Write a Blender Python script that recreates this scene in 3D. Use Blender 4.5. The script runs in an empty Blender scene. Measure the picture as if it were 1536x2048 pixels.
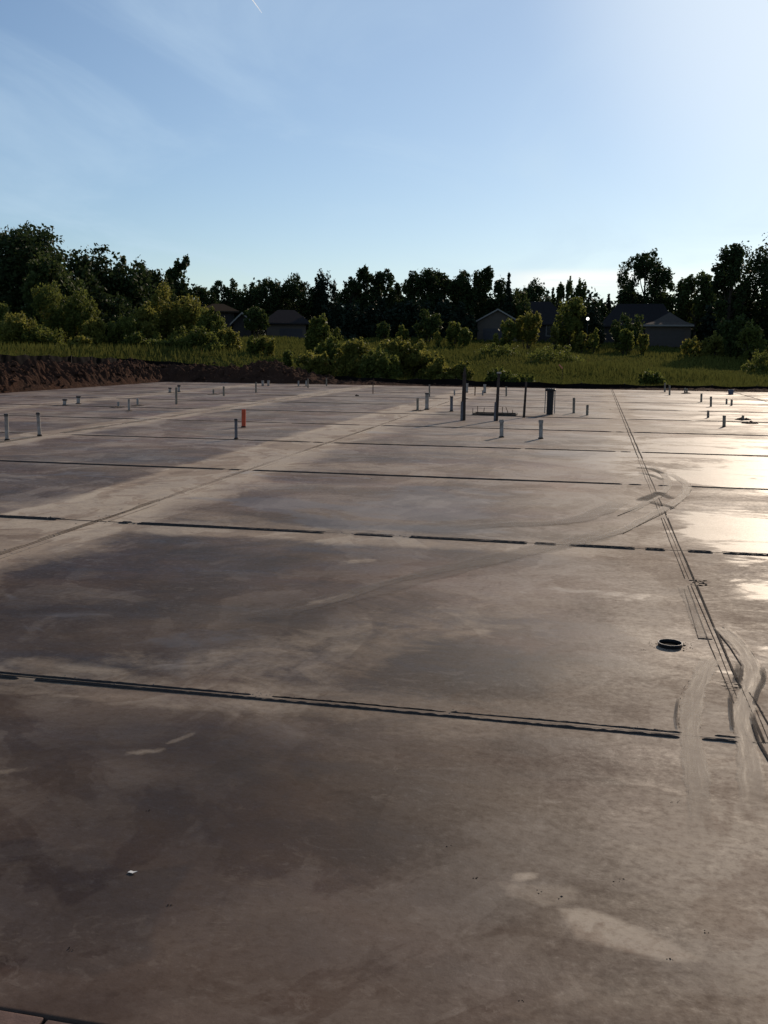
import bpy, bmesh, math, random
import numpy as np
from mathutils import Vector, Matrix, noise as mnoise

scn = bpy.context.scene
COL = scn.collection
rng = np.random.default_rng(7)
random.seed(7)

# ------------------------------------------------------------------ camera model
F = 1930.0; HY = 699.0; ROLL = 0.01; CH = 1.7
pitch = math.atan((1024-HY)/F)
_f = np.array([0, math.cos(pitch), -math.sin(pitch)]); _r0 = np.array([1., 0, 0]); _u0 = np.cross(_r0, _f)
_r = _r0*math.cos(ROLL)+_u0*math.sin(ROLL); _u = _u0*math.cos(ROLL)-_r0*math.sin(ROLL)
_d = _f*F+_r*(1192-768)+_u*(1024-703)
YAW = math.atan2(_d[0], _d[1])
_c, _s = math.cos(YAW), math.sin(YAW)
RZ = np.array([[_c, -_s, 0], [_s, _c, 0], [0, 0, 1]])
fw, rt, up = RZ@_f, RZ@_r, RZ@_u

def ray(px, py):
    return fw*F+rt*(px-768)+up*(1024-py)
def G(px, py, z=0.0):
    """ground point (photo measurement -> metres) at height z"""
    d = ray(px, py); t = (z-CH)/d[2]
    return Vector((d[0]*t, d[1]*t, z))
def at(px, py, D):
    d = ray(px, py); t = D/math.hypot(d[0], d[1])
    return Vector((d[0]*t, d[1]*t, CH+d[2]*t))
def proj(p):
    v = np.array([p[0], p[1], p[2]-CH]); w = v@fw
    return 768+F*(v@rt)/w, 1024-F*(v@up)/w

cam = bpy.data.cameras.new('camera'); co = bpy.data.objects.new('camera', cam); COL.objects.link(co)
M = Matrix((( rt[0], up[0], -fw[0], 0), (rt[1], up[1], -fw[1], 0), (rt[2], up[2], -fw[2], CH), (0, 0, 0, 1)))
co.matrix_world = M
cam.sensor_fit = 'VERTICAL'; cam.sensor_height = 36; cam.lens = 36*F/2048
cam.clip_start = 0.05; cam.clip_end = 30000
scn.camera = co

# ------------------------------------------------------------------ node helpers
def new_mat(name):
    m = bpy.data.materials.new(name); m.use_nodes = True
    nt = m.node_tree; nt.nodes.clear()
    return m, nt
class NB:
    def __init__(s, nt): s.nt = nt
    def n(s, t, **k):
        nd = s.nt.nodes.new(t)
        for a, b in k.items():
            if a == 'ins':
                for i, v in b.items():
                    if hasattr(v, 'default_value') or isinstance(v, bpy.types.NodeSocket): s.nt.links.new(v, nd.inputs[i])
                    else: nd.inputs[i].default_value = v
            else: setattr(nd, a, b)
        return nd
    def math(s, op, a, b=0.0, clamp=False):
        return s.n('ShaderNodeMath', operation=op, use_clamp=clamp, ins={0: a, 1: b}).outputs[0]
    def mix(s, f, a, b, blend='MIX'):
        nd = s.nt.nodes.new('ShaderNodeMix'); nd.data_type = 'RGBA'; nd.blend_type = blend
        for i, v in ((0, f), (6, a), (7, b)):
            if isinstance(v, bpy.types.NodeSocket): s.nt.links.new(v, nd.inputs[i])
            else: nd.inputs[i].default_value = v
        return nd.outputs[2]
    def noise(s, vec, scale, detail=4, rough=.55, dist=0.0):
        return s.n('ShaderNodeTexNoise', ins={'Vector': vec, 'Scale': scale, 'Detail': detail, 'Roughness': rough, 'Distortion': dist}).outputs[0]
    def mapv(s, vec, sc=(1, 1, 1), loc=(0, 0, 0), rot=(0, 0, 0)):
        return s.n('ShaderNodeMapping', ins={'Vector': vec, 'Scale': sc, 'Location': loc, 'Rotation': rot}).outputs[0]
    def rng(s, v, a, b, c=0.0, d=1.0, smooth=False):
        return s.n('ShaderNodeMapRange', interpolation_type='SMOOTHSTEP' if smooth else 'LINEAR', ins={0: v, 1: a, 2: b, 3: c, 4: d}).outputs[0]
    def attr(s, name): return s.n('ShaderNodeAttribute', attribute_name=name)
    def pos(s): return s.n('ShaderNodeNewGeometry').outputs['Position']
    def obj(s): return s.n('ShaderNodeTexCoord').outputs['Object']
    def bump(s, h, strength=.3, dist=.01, normal=None):
        i = {'Strength': strength, 'Distance': dist, 'Height': h}
        if normal is not None: i['Normal'] = normal
        return s.n('ShaderNodeBump', ins=i).outputs[0]
    def bsdf(s, col, rough=.6, spec=.5, normal=None, metal=0.0):
        i = {'Base Color': col, 'Roughness': rough, 'Specular IOR Level': spec, 'Metallic': metal}
        if normal is not None: i['Normal'] = normal
        return s.n('ShaderNodeBsdfPrincipled', ins=i).outputs[0]
    def out(s, sh): s.n('ShaderNodeOutputMaterial', ins={0: sh})
def C(r, g, b): return (r, g, b, 1.0)

def simple(name, col, rough=.6, spec=.4, var=.35, scale=12, bump=.2, bd=.004, metal=0.0, col2=None):
    m, nt = new_mat(name); b = NB(nt); o = b.obj()
    v = b.noise(o, scale, 5, .6); v2 = b.noise(o, scale*4.3, 4, .6)
    c2 = col2 or tuple(x*(1-var) for x in col)
    cc = b.mix(b.rng(v, .35, .68), C(*col), C(*c2))
    cc = b.mix(b.rng(v2, .3, .75, 0, .35), cc, C(*[x*.6 for x in c2]))
    b.out(b.bsdf(cc, b.rng(v2, .2, .8, rough-.1, min(1, rough+.12)), spec, b.bump(v2, bump, bd), metal))
    return m

# ------------------------------------------------------------------ object helpers
def tag(o, label=None, cat=None, group=None, kind=None):
    if label: o['label'] = label
    if cat: o['category'] = cat
    if group: o['group'] = group
    if kind: o['kind'] = kind
    return o
def empty(name, loc, label, cat, group=None, rz=0.0):
    o = bpy.data.objects.new(name, None); COL.objects.link(o); o.empty_display_size = .1
    o.location = loc; o.rotation_euler = (0, 0, rz)
    return tag(o, label, cat, group)
def mesh_np(name, V, Fq, mat, parent=None, smooth=False, attrs=None, uv=None, loc=None):
    """V (n,3), Fq (m,k) uniform polygons"""
    V = np.asarray(V, np.float32); Fq = np.asarray(Fq, np.int32); k = Fq.shape[1]
    me = bpy.data.meshes.new(name)
    me.vertices.add(len(V)); me.vertices.foreach_set('co', V.ravel())
    me.loops.add(Fq.size); me.loops.foreach_set('vertex_index', Fq.ravel())
    me.polygons.add(len(Fq)); me.polygons.foreach_set('loop_start', np.arange(0, Fq.size, k, dtype=np.int32))
    try: me.polygons.foreach_set('loop_total', np.full(len(Fq), k, np.int32))
    except Exception: pass
    if attrs:
        for an, av in attrs.items():
            a = me.attributes.new(an, 'FLOAT', 'POINT'); a.data.foreach_set('value', np.asarray(av, np.float32))
    if uv is not None:
        l = me.uv_layers.new(name='UVMap'); l.data.foreach_set('uv', np.asarray(uv, np.float32)[Fq.ravel()].ravel())
    me.update(); me.validate()
    if smooth: me.shade_smooth()
    else: me.shade_flat()
    me.materials.append(mat)
    o = bpy.data.objects.new(name, me); COL.objects.link(o)
    if loc is not None: o.location = loc
    if parent is not None: o.parent = parent
    return o
class MB:
    def __init__(s): s.v = []; s.f = []
    def add(s, vs, fs):
        n = len(s.v); s.v += [tuple(v) for v in vs]; s.f += [tuple(i+n for i in f) for f in fs]
    def box(s, x0, x1, y0, y1, z0, z1):
        s.add([(x0,y0,z0),(x1,y0,z0),(x1,y1,z0),(x0,y1,z0),(x0,y0,z1),(x1,y0,z1),(x1,y1,z1),(x0,y1,z1)],
              [(0,3,2,1),(4,5,6,7),(0,1,5,4),(1,2,6,5),(2,3,7,6),(3,0,4,7)])
    def tube(s, pts, rad, n=10, cap=True, jit=0.0):
        """tapered tube along pts"""
        pts = [Vector(p) for p in pts]; rings = []
        for i, p in enumerate(pts):
            t = (pts[min(i+1, len(pts)-1)]-pts[max(i-1, 0)]).normalized()
            a = t.orthogonal().normalized() if abs(t.z) < .95 else Vector((1, 0, 0)).cross(t).normalized()
            b = t.cross(a)
            rings.append([p+(a*math.cos(2*math.pi*k/n)+b*math.sin(2*math.pi*k/n))*rad[i]*(1+random.uniform(-jit, jit)) for k in range(n)])
        vs = [v for r in rings for v in r]; fs = []
        for i in range(len(pts)-1):
            for k in range(n):
                fs.append((i*n+k, i*n+(k+1) % n, (i+1)*n+(k+1) % n, (i+1)*n+k))
        if cap: fs += [tuple(range(n-1, -1, -1)), tuple(range((len(pts)-1)*n, len(pts)*n))]
        s.add(vs, fs)
    def lathe(s, prof, n=20, axis=None, cx=0.0, cy=0.0, shear=(0, 0)):
        """closed-ring profile list of (r,z); shear leans it"""
        vs = []; fs = []
        for r, z in prof:
            for k in range(n):
                a = 2*math.pi*k/n
                vs.append((cx+r*math.cos(a)+shear[0]*z, cy+r*math.sin(a)+shear[1]*z, z))
        for i in range(len(prof)-1):
            for k in range(n):
                fs.append((i*n+k, i*n+(k+1) % n, (i+1)*n+(k+1) % n, (i+1)*n+k))
        s.add(vs, fs)
    def build(s, name, mat, parent=None, smooth=False, loc=None, bevel=0.0):
        me = bpy.data.meshes.new(name); me.from_pydata(s.v, [], s.f); me.update()
        me.materials.append(mat)
        if smooth:
            me.shade_smooth()
            try: me.set_sharp_from_angle(angle=math.radians(40))
            except Exception: pass
        o = bpy.data.objects.new(name, me); COL.objects.link(o)
        if loc is not None: o.location = loc
        if parent is not None: o.parent = parent
        if bevel:
            md = o.modifiers.new('bevel', 'BEVEL'); md.width = bevel; md.segments = 2; md.limit_method = 'ANGLE'
        return o

def smooth(x, a, b):
    t = np.clip((np.asarray(x, float)-a)/(b-a), 0, 1); return t*t*(3-2*t)

# ------------------------------------------------------------------ layout numbers
SX0, SX1, SY0, SY1 = -21.0, 24.0, 2.0, 45.5
TY = [4.31, 8.58, 12.84, 17.1, 21.37, 25.55, 29.8, 34.05, 38.3, 42.4]
LX = [-15.8, -10.3, -4.75, 0.8, 6.0]

def terrain(X, Y):
    X = np.asarray(X, float); Y = np.asarray(Y, float)
    dx = np.maximum(np.maximum(SX0-X, X-SX1), 0); dy = np.maximum(np.maximum(Y-SY1, SY0-Y), 0)
    ds = np.hypot(dx, dy)
    wl = 1-smooth(X, -24, -10)
    az = np.degrees(np.arctan2(X, np.maximum(Y, 1)))
    hf = 3.35-0.75*smooth(az, -4, 10)
    near = wl*1.62*smooth(ds, 1.0, 9.5)
    s = smooth(ds, 2, 90)*(Y > -5)
    h = near+(hf-near)*s
    h = h+0.10*smooth(ds, 5, 20)*(np.sin(X*.23+Y*.11)+np.sin(Y*.31-X*.07)+.6*np.sin(X*.61+1.3)*np.sin(Y*.47))
    return h-0.14*smooth(ds, 0, .3)-0.06*(ds <= 0)-0.02

# ------------------------------------------------------------------ materials
# concrete slab
mslab, nt = new_mat('damp_troweled_concrete'); b = NB(nt); P = b.pos()
big = b.noise(b.mapv(P, (.62, .50, 1)), .62, 6, .58, .8)
streak = b.noise(b.mapv(P, (.35, 1.1, 1)), .9, 6, .6, .8)
mid = b.noise(b.mapv(P, (.8, 1.2, 1)), 2.3, 6, .62, .5)
fine = b.noise(P, 60, 6, .7)
swirl = b.n('ShaderNodeTexNoise', ins={'Vector': b.mapv(P, (.9, 1.25, 1)), 'Scale': 2.6, 'Detail': 8, 'Roughness': .62, 'Distortion': 1.6}).outputs[0]
speck = b.noise(P, 260, 3, .7)
st = b.attr('stain').outputs['Fac']; du = b.attr('dust').outputs['Fac']; gl = b.attr('gloss').outputs['Fac']
st2 = b.rng(b.math('ADD', st, b.math('ADD', b.math('MULTIPLY', b.math('SUBTRACT', mid, .5), .40), b.math('MULTIPLY', b.math('SUBTRACT', b.noise(P, 9, 6, .7), .5), .25))), .18, .92)
du2 = b.rng(b.math('ADD', du, b.math('ADD', b.math('MULTIPLY', b.math('SUBTRACT', swirl, .5), .75), b.math('MULTIPLY', b.math('SUBTRACT', b.noise(P, 14, 6, .7), .5), .35))), .16, .90)
t = b.math('ADD', b.math('MULTIPLY', big, .72), b.math('MULTIPLY', streak, .28))
base = b.n('ShaderNodeValToRGB', ins={0: t}); cr = base.color_ramp
cr.elements[0].position = .40; cr.elements[0].color = C(.110, .072, .050)
cr.elements[1].position = .61; cr.elements[1].color = C(.290, .226, .165)
e = cr.elements.new(.50); e.color = C(.195, .143, .102)
hue = b.noise(b.mapv(P, (.5, .9, 1), (7, 3, 0)), .5, 4, .6, .5)
col = b.mix(b.rng(hue, .45, .68, 0, .7), base.outputs[0], C(.175, .105, .090))
col = b.mix(b.rng(hue, .28, .45, .6, 0), col, C(.165, .158, .148))
col = b.mix(b.math('MULTIPLY', st2, .80), col, C(.088, .058, .050))
ndark = b.attr('near_dark').outputs['Fac']
ndark = b.rng(b.math('ADD', ndark, b.math('MULTIPLY', b.math('SUBTRACT', b.noise(b.mapv(P, (.7, 1.1, 1), (2, 9, 0)), .9, 6, .6, .7), .5), .9)), 0.0, 1.0)
col = b.mix(ndark, col, C(.225, .155, .118), 'MULTIPLY')  # multiplies the colour darker where the near-left field is high
tn = b.noise(b.mapv(P, (.6, .9, 1), (17, 2, 0)), .8, 5, .6, .6)
col = b.mix(b.rng(tn, .52, .66, 0, .8), col, C(1.06, .92, .88), 'MULTIPLY')
col = b.mix(b.rng(tn, .46, .36, 0, .8), col, C(.88, .96, 1.06), 'MULTIPLY')
col = b.mix(b.math('MULTIPLY', du2, .90), col, C(.50, .410, .310))
undark = b.math('SUBTRACT', 1.0, b.math('MULTIPLY', ndark, .95))  # inverse of the darkening field, holds back the pale marks
swl = b.math('MULTIPLY', b.rng(swirl, .57, .63, 0, .22, smooth=True), undark)
arc = b.n('ShaderNodeTexNoise', ins={'Vector': b.mapv(P, (1.0, 1.7, 1), (5, 8, 0)), 'Scale': 4.5, 'Detail': 9, 'Roughness': .72, 'Distortion': 2.4}).outputs[0]
grit2 = b.noise(b.mapv(P, (1, 1.1, 1)), 26, 6, .75)
col = b.mix(swl, col, C(.34, .27, .215))
pn1 = b.noise(b.mapv(P, (.8, .62, 1), (21, 5, 0)), .80, 8, .56, 1.1)
pn2 = b.noise(b.mapv(P, (1.0, .8, 1), (4, 31, 0)), 2.1, 8, .6, .8)
col = b.mix(b.rng(pn1, .515, .535, 0, .60), col, C(.55, .48, .44), 'MULTIPLY')
col = b.mix(b.math('MULTIPLY', b.rng(pn1, .45, .435, 0, .42), undark), col, C(.34, .28, .225))
col = b.mix(b.rng(pn2, .55, .58, 0, .50), col, C(.58, .50, .46), 'MULTIPLY')
scf = b.math('MULTIPLY', b.math('MULTIPLY', b.rng(arc, .56, .60), b.rng(mid, .47, .56)), undark)
col = b.mix(b.math('MULTIPLY', scf, .34), col, C(.42, .35, .285))
col = b.mix(b.rng(grit2, .50, .60, 0, .30), col, C(.50, .42, .38), 'MULTIPLY')
col = b.mix(b.math('MULTIPLY', b.rng(grit2, .42, .36, 0, .28), undark), col, C(.40, .335, .27))
col = b.mix(b.math('MULTIPLY', b.rng(pn2, .41, .39, 0, .25), undark), col, C(.36, .30, .245))
col = b.mix(b.math('MULTIPLY', b.rng(fine, .35, .7, 0, .20), undark), col, C(.22, .18, .155))
col = b.mix(b.rng(speck, .66, .72, 0, .5), col, C(.07, .05, .045))
rough = b.math('ADD', b.math('MULTIPLY', b.rng(streak, .35, .65), .18), .44)
rough = b.math('ADD', rough, b.math('MULTIPLY', b.rng(swirl, .4, .62), .10))
rough = b.math('ADD', rough, b.math('MULTIPLY', du2, .20))
rough = b.math('ADD', rough, b.math('ADD', .06, b.math('MULTIPLY', b.math('SUBTRACT', grit2, .5), .5)))
wetn = b.noise(b.mapv(P, (.42, .80, 1), (11, 4, 0)), .95, 7, .55, .9)
wet = b.math('MULTIPLY', b.rng(b.math('ADD', b.math('ADD', b.math('MULTIPLY', gl, .24), wetn), b.math('MULTIPLY', b.math('SUBTRACT', swirl, .5), .35)), .60, .68, smooth=True), .88)
rough = b.math('ADD', b.math('MULTIPLY', rough, b.math('SUBTRACT', 1.0, wet)), b.math('MULTIPLY', wet, .51))
col = b.mix(b.math('MULTIPLY', wet, .25), col, C(.060, .045, .038))

hgt = b.math('ADD', b.math('MULTIPLY', fine, .45), b.math('MULTIPLY', swirl, .45))
hgt = b.math('ADD', hgt, b.math('MULTIPLY', grit2, .5))
hgt = b.math('ADD', hgt, b.math('MULTIPLY', b.noise(b.mapv(P, (1, 1.3, 1)), 14, 4, .6), .35))
b.out(b.bsdf(col, rough, b.math('ADD', b.rng(wet, 0, 1, .095, .19), b.math('MULTIPLY', ndark, .06)), b.bump(hgt, .35, .004)))

def wet_ribbon(name, c1, c2, rough, alpha, scu=5.0, scv=.8):
    m, nt = new_mat(name); b = NB(nt)
    uvn = b.n('ShaderNodeUVMap').outputs[0]
    sep = b.n('ShaderNodeSeparateXYZ', ins={0: uvn})
    fib = b.noise(b.mapv(uvn, (scu, scv, 1)), 1.0, 6, .65, .4)
    P = b.pos(); nz = b.noise(P, 18, 5, .65)
    nzb = b.noise(P, 3.1, 4, .6)
    c = b.mix(b.rng(fib, .38, .64), C(*c1), C(*c2))
    edge = b.math('MULTIPLY', b.math('MULTIPLY', sep.outputs[0], b.math('SUBTRACT', 1.0, sep.outputs[0])), 4.0)
    fade = b.attr('fade').outputs['Fac']
    a = b.math('MULTIPLY', b.rng(b.math('ADD', edge, b.math('MULTIPLY', b.math('SUBTRACT', nz, .5), .9)), .12, .55, smooth=True), fade)
    a = b.math('MULTIPLY', a, b.rng(nzb, .25, .6, alpha*.6, alpha), True)
    sh = b.bsdf(c, b.rng(fib, .3, .7, rough-.1, rough+.15), .14, b.bump(b.math('ADD', fib, b.math('MULTIPLY', nz, .8)), .3, .003))
    tr = b.n('ShaderNodeBsdfTransparent').outputs[0]
    mx = b.n('ShaderNodeMixShader', ins={0: a, 1: tr, 2: sh}).outputs[0]
    b.out(mx); return m
mtrack = wet_ribbon('smeared_slurry', (.175, .136, .106), (.38, .305, .235), .6, .66)
mtrack_faint = wet_ribbon('faint_slurry_smear', (.16, .125, .10), (.27, .22, .18), .65, .35)
mtrack_dark = wet_ribbon('dark_wet_smear', (.035, .026, .022), (.065, .05, .042), .9, .7)
mridge = simple('wet_slurry_ridge', (.050, .038, .032), .75, .3, .4, 25, .6, .006)
mridge2 = simple('brown_slurry_line', (.105, .080, .064), .9, .1, .4, 25, .6, .006)
mridge_light = simple('dry_slurry_ridge', (.26, .215, .175), .8, .3, .4, 25, .6, .006)
mcut = simple('saw_cut_dark', (.03, .024, .02), .9, .1)
mmud = simple('dark_mud', (.055, .036, .026), .85, .25, .5, 14, .8, .02)
mpvc = simple('dirty_white_pvc', (.40, .37, .34), .6, .2, .4, 9, .15, .002, col2=(.20, .16, .13))
mpvc2 = simple('grey_pvc', (.17, .165, .18), .6, .2, .35, 9, .15, .002, col2=(.10, .085, .085))
mcap = simple('dark_rubber_cap', (.045, .036, .032), .6, .4, .3, 20)
mtan = simple('tan_plastic_conduit', (.30, .25, .19), .6, .35, .4, 9, col2=(.15, .12, .09))
morange = simple('orange_pipe', (.62, .085, .028), .5, .4, .25, 8)
mblack = simple('black_plastic', (.012, .011, .013), .5, .4, .3, 9)
mwood = simple('weathered_dark_wood', (.075, .055, .045), .8, .2, .5, 8, .5, .004)
mform = simple('form_board_wood', (.20, .125, .10), .8, .2, .5, 6, .6, .006)
mrebar = simple('rusty_rebar', (.11, .055, .03), .7, .3, .4, 30)
mblue = simple('blue_grey_plastic', (.10, .11, .16), .5, .4, .2, 9)
mpaper = simple('white_scrap', (.75, .73, .68), .7, .2, .1, 9)
mfence = simple('black_silt_fabric', (.012, .010, .010), .95, .03, .3, 5, .5, .01)
mbark = simple('bark', (.07, .055, .042), .9, .15, .4, 6, .6, .03)
mglass = simple('dark_window_glass', (.02, .022, .028), .12, .6, .2, 2, 0.02)

# soil / grass ground
mground, nt = new_mat('soil_and_grass'); b = NB(nt); P = b.pos()
n1 = b.noise(P, .09, 5, .6, .5); n2 = b.noise(P, 1.6, 6, .65); n3 = b.noise(P, .35, 5, .6)
g = b.mix(b.rng(n1, .35, .65), C(.060, .076, .017), C(.10, .092, .028))
g = b.mix(b.rng(n3, .5, .72, 0, .65), g, C(.10, .058, .026))
g = b.mix(b.rng(n2, .35, .7, 0, .5), g, C(.028, .036, .010))
soil = b.mix(b.rng(n2, .3, .7), C(.085, .045, .028), C(.045, .026, .018))
gm = b.attr('grass').outputs['Fac']
gm = b.rng(b.math('ADD', gm, b.math('MULTIPLY', b.math('SUBTRACT', n2, .5), .6)), .35, .6, smooth=True)
b.out(b.bsdf(b.mix(gm, soil, g), 1.0, .0, b.bump(b.noise(P, 5, 6, .7), .8, .06)))

msoil, nt = new_mat('red_brown_soil'); b = NB(nt); P = b.pos()
n1 = b.noise(P, .8, 6, .62, .4); n2 = b.noise(P, 4.5, 7, .7); n3 = b.noise(P, 22, 5, .7)
c = b.mix(b.rng(n1, .35, .65), C(.070, .036, .024), C(.038, .022, .016))
c = b.mix(b.rng(n2, .58, .72, 0, .7), c, C(.26, .15, .085))
c = b.mix(b.rng(n3, .35, .7, 0, .5), c, C(.045, .024, .016))
b.out(b.bsdf(c, 1.0, .02, b.bump(b.math('ADD', n2, b.math('MULTIPLY', n3, .3)), .9, .10)))

def leaf_mat(name, dark, light, tip=None, tr=.28, ro=.65, sp=.12):
    m, nt = new_mat(name); b = NB(nt)
    ti = b.attr('tint').outputs['Fac']
    c = b.mix(ti, C(*dark), C(*light))
    if tip: c = b.mix(b.rng(ti, .86, 1.0, 0, .8), c, C(*tip))
    s1 = b.bsdf(c, ro, sp)
    s2 = b.n('ShaderNodeBsdfTranslucent', ins={0: b.mix(.5, c, C(*[min(1, x*1.8) for x in light]))}).outputs[0]
    b.out(b.n('ShaderNodeMixShader', ins={0: tr, 1: s1, 2: s2}).outputs[0]); return m
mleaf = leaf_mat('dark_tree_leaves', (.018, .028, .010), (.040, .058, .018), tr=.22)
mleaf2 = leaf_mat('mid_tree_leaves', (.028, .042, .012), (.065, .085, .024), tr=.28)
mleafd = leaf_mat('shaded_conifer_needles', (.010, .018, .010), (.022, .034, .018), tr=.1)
mshrub = leaf_mat('shrub_leaves', (.038, .056, .013), (.140, .152, .034), (.32, .18, .10), tr=.38)
mshrub2 = leaf_mat('yellow_shrub_leaves', (.052, .066, .014), (.205, .190, .042), (.40, .22, .12), tr=.40)
mgrass = leaf_mat('grass_blades', (.050, .060, .013), (.112, .112, .030), (.17, .10, .04), tr=.25, ro=1.0, sp=.0)

# ------------------------------------------------------------------ ground sheet
def axis(segs):
    out = []
    for a, b_, n in segs: out += list(np.linspace(a, b_, n, endpoint=False))
    return np.array(out+[segs[-1][1]])
gx = axis([(-3000, -400, 8), (-400, -120, 14), (-120, -30, 90), (-30, 30, 75), (30, 120, 60), (120, 400, 14), (400, 3000, 8)])
gy = axis([(-1500, -60, 6), (-60, 0, 15), (0, 44, 20), (44, 130, 120), (130, 400, 20), (400, 4000, 10)])
XX, YY = np.meshgrid(gx, gy)
ZZ = terrain(XX, YY)
nx, ny = len(gx), len(gy)
idx = np.arange(nx*ny).reshape(ny, nx)
Q = np.stack([idx[:-1, :-1].ravel(), idx[:-1, 1:].ravel(), idx[1:, 1:].ravel(), idx[1:, :-1].ravel()], 1)
dx = np.maximum(np.maximum(SX0-XX, XX-SX1), 0); dy = np.maximum(np.maximum(YY-SY1, SY0-YY), 0)
gr = smooth(np.hypot(dx, dy)-np.interp(XX, [-13, -8], [2.0, 0]), .8, 2.6)*(YY > -3)
gnd = mesh_np('ground', np.stack([XX.ravel(), YY.ravel(), ZZ.ravel()], 1), Q, mground, smooth=True, attrs={'grass': gr.ravel()})
tag(gnd, kind='structure')

# ------------------------------------------------------------------ slab
sx = axis([(SX0, -12, 36), (-12, -4, 100), (-4, -2, 40), (-2, 1.6, 180), (1.6, 3, 30), (3, 9, 50), (9, SX1, 30)])
sy = axis([(SY0, 3.4, 90), (3.4, 6, 80), (6, 14, 120), (14, 26, 90), (26, SY1, 70)])
XX, YY = np.meshgrid(sx, sy); nx, ny = len(sx), len(sy)
def wob(X, Y, s, a, ph=0.0):
    return a*(np.sin(X*s+ph+1.7*np.sin(Y*s*.7))+np.sin(Y*s*1.3-ph+1.3*np.sin(X*s*.9)))*.5
def poly_mask(pts, soft, wobble=.05):
    w = [G(*p) for p in pts]; W = np.array([(q.x, q.y) for q in w])
    X = XX+wob(XX, YY, 5.1, wobble); Y = YY+wob(YY, XX, 4.3, wobble, 1.0)
    inside = np.zeros(X.shape, bool); dist = np.full(X.shape, 1e9)
    n = len(W)
    for i in range(n):
        x0, y0 = W[i]; x1, y1 = W[(i+1) % n]
        cnd = ((y0 > Y) != (y1 > Y)) & (X < (x1-x0)*(Y-y0)/((y1-y0) if abs(y1-y0) > 1e-9 else 1e-9)+x0)
        inside ^= cnd
        vx, vy = x1-x0, y1-y0; t = np.clip(((X-x0)*vx+(Y-y0)*vy)/(vx*vx+vy*vy+1e-12), 0, 1)
        dist = np.minimum(dist, np.hypot(X-x0-t*vx, Y-y0-t*vy))
    sd = np.where(inside, dist, -dist)
    return smooth(sd, -soft, soft)
def line_mask(pts, r, px=True):
    W = np.array([(G(*p).x, G(*p).y) if px else p for p in pts]); dist = np.full(XX.shape, 1e9)
    X = XX+wob(XX, YY, 3.1, r*.2); Y = YY+wob(YY, XX, 3.7, r*.2, 2)
    for i in range(len(W)-1):
        x0, y0 = W[i]; x1, y1 = W[i+1]; vx, vy = x1-x0, y1-y0
        t = np.clip(((X-x0)*vx+(Y-y0)*vy)/(vx*vx+vy*vy+1e-12), 0, 1)
        dist = np.minimum(dist, np.hypot(X-x0-t*vx, Y-y0-t*vy))
    return 1-smooth(dist, r*.25, r)
stain = np.zeros(XX.shape); dust = np.zeros(XX.shape); gloss = np.zeros(XX.shape)
def S(m, a): 
    global stain; stain = np.maximum(stain, m*a)
def Dd(m, a):
    global dust; dust = np.maximum(dust, m*a)
def Gl(m, a):
    global gloss; gloss = np.maximum(gloss, m*a)
# stains seen on the slab
S(poly_mask([(-60, 1690), (60, 1672), (150, 1700), (250, 1735), (385, 1725), (330, 1800), (300, 1860), (300, 1920), (190, 1960), (-60, 1930)], .03, .02), 1.15)
S(poly_mask([(-40, 1430), (200, 1420), (420, 1440), (560, 1520), (420, 1620), (150, 1660), (-40, 1650)], .15), .50)
S(poly_mask([(60, 1130), (200, 1098), (420, 1088), (640, 1120), (520, 1180), (300, 1235), (0, 1290), (-80, 1200)], .25), .75)
S(poly_mask([(400, 1313), (490, 1313), (500, 1330), (385, 1332)], .02, .01), .8)
S(poly_mask([(860, 1270), (770, 1310), (690, 1382), (900, 1400), (1080, 1395), (1040, 1300)], .03), .68)
S(poly_mask([(560, 895), (930, 905), (1120, 930), (760, 918)], .3), .5)
S(poly_mask([(-100, 935), (330, 940), (440, 950), (180, 1020), (-100, 1010)], .3), .55)
S(poly_mask([(-100, 840), (150, 845), (300, 848), (100, 862), (-100, 862)], .3), .45)
S(poly_mask([(180, 880), (420, 880), (620, 890), (430, 930), (100, 915)], .3), .45)
S(poly_mask([(700, 1690), (960, 1700), (1060, 1800), (1000, 1900), (820, 1880), (690, 1780)], .15), .62)
S(poly_mask([(740, 1640), (960, 1630), (1010, 1690), (830, 1740), (700, 1700)], .08), .40)
S(poly_mask([(850, 1900), (1000, 1860), (1040, 1960), (900, 2060), (780, 2060)], .12), .35)
S(poly_mask([(200, 1630), (240, 1632), (235, 1642), (205, 1640)], .012, .004), .9)
S(poly_mask([(52, 1672), (80, 1680), (70, 1694), (52, 1690)], .012, .004), .8)
S(poly_mask([(1050, 898), (1290, 880), (1180, 905), (1060, 918)], .3), .35)
# pale dust along the joints and wheel paths
for X0 in LX: Dd(line_mask([(X0, 2), (X0, 45.5)], .80, False), .62)
Dd(line_mask([(-4.95, 5), (-4.9, 45.5)], 1.25, False), .66)
Dd(line_mask([(-4.7, 2), (-4.7, 45.5)], .35, False), .85)
Dd(line_mask([(-5.7, 8.2), (-5.75, 30)], .20, False), .62)
for Y0 in TY: Dd(line_mask([(SX0, Y0), (SX1, Y0)], .42, False), .38)
Dd(line_mask([(SX0, 8.35), (SX1, 8.35)], .40, False), .62)
Dd(line_mask([(SX0, 9.4), (-4, 9.2), (-2, 8.4)], .4, False), .4)
Dd(poly_mask([(1100, 1815), (1180, 1818), (1330, 1870), (1430, 1915), (1350, 1922), (1240, 1905), (1140, 1880)], .02, .03), .86)
Dd(poly_mask([(1026, 1745), (1070, 1745), (1072, 1758), (1030, 1762)], .012, .004), .85)
Dd(poly_mask([(980, 1760), (1140, 1770), (1170, 1800), (1060, 1815), (985, 1790)], .03), .46)
Dd(poly_mask([(1300, 1950), (1560, 1900), (1560, 2080), (1050, 2080), (1100, 1990)], .2), .45)
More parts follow.
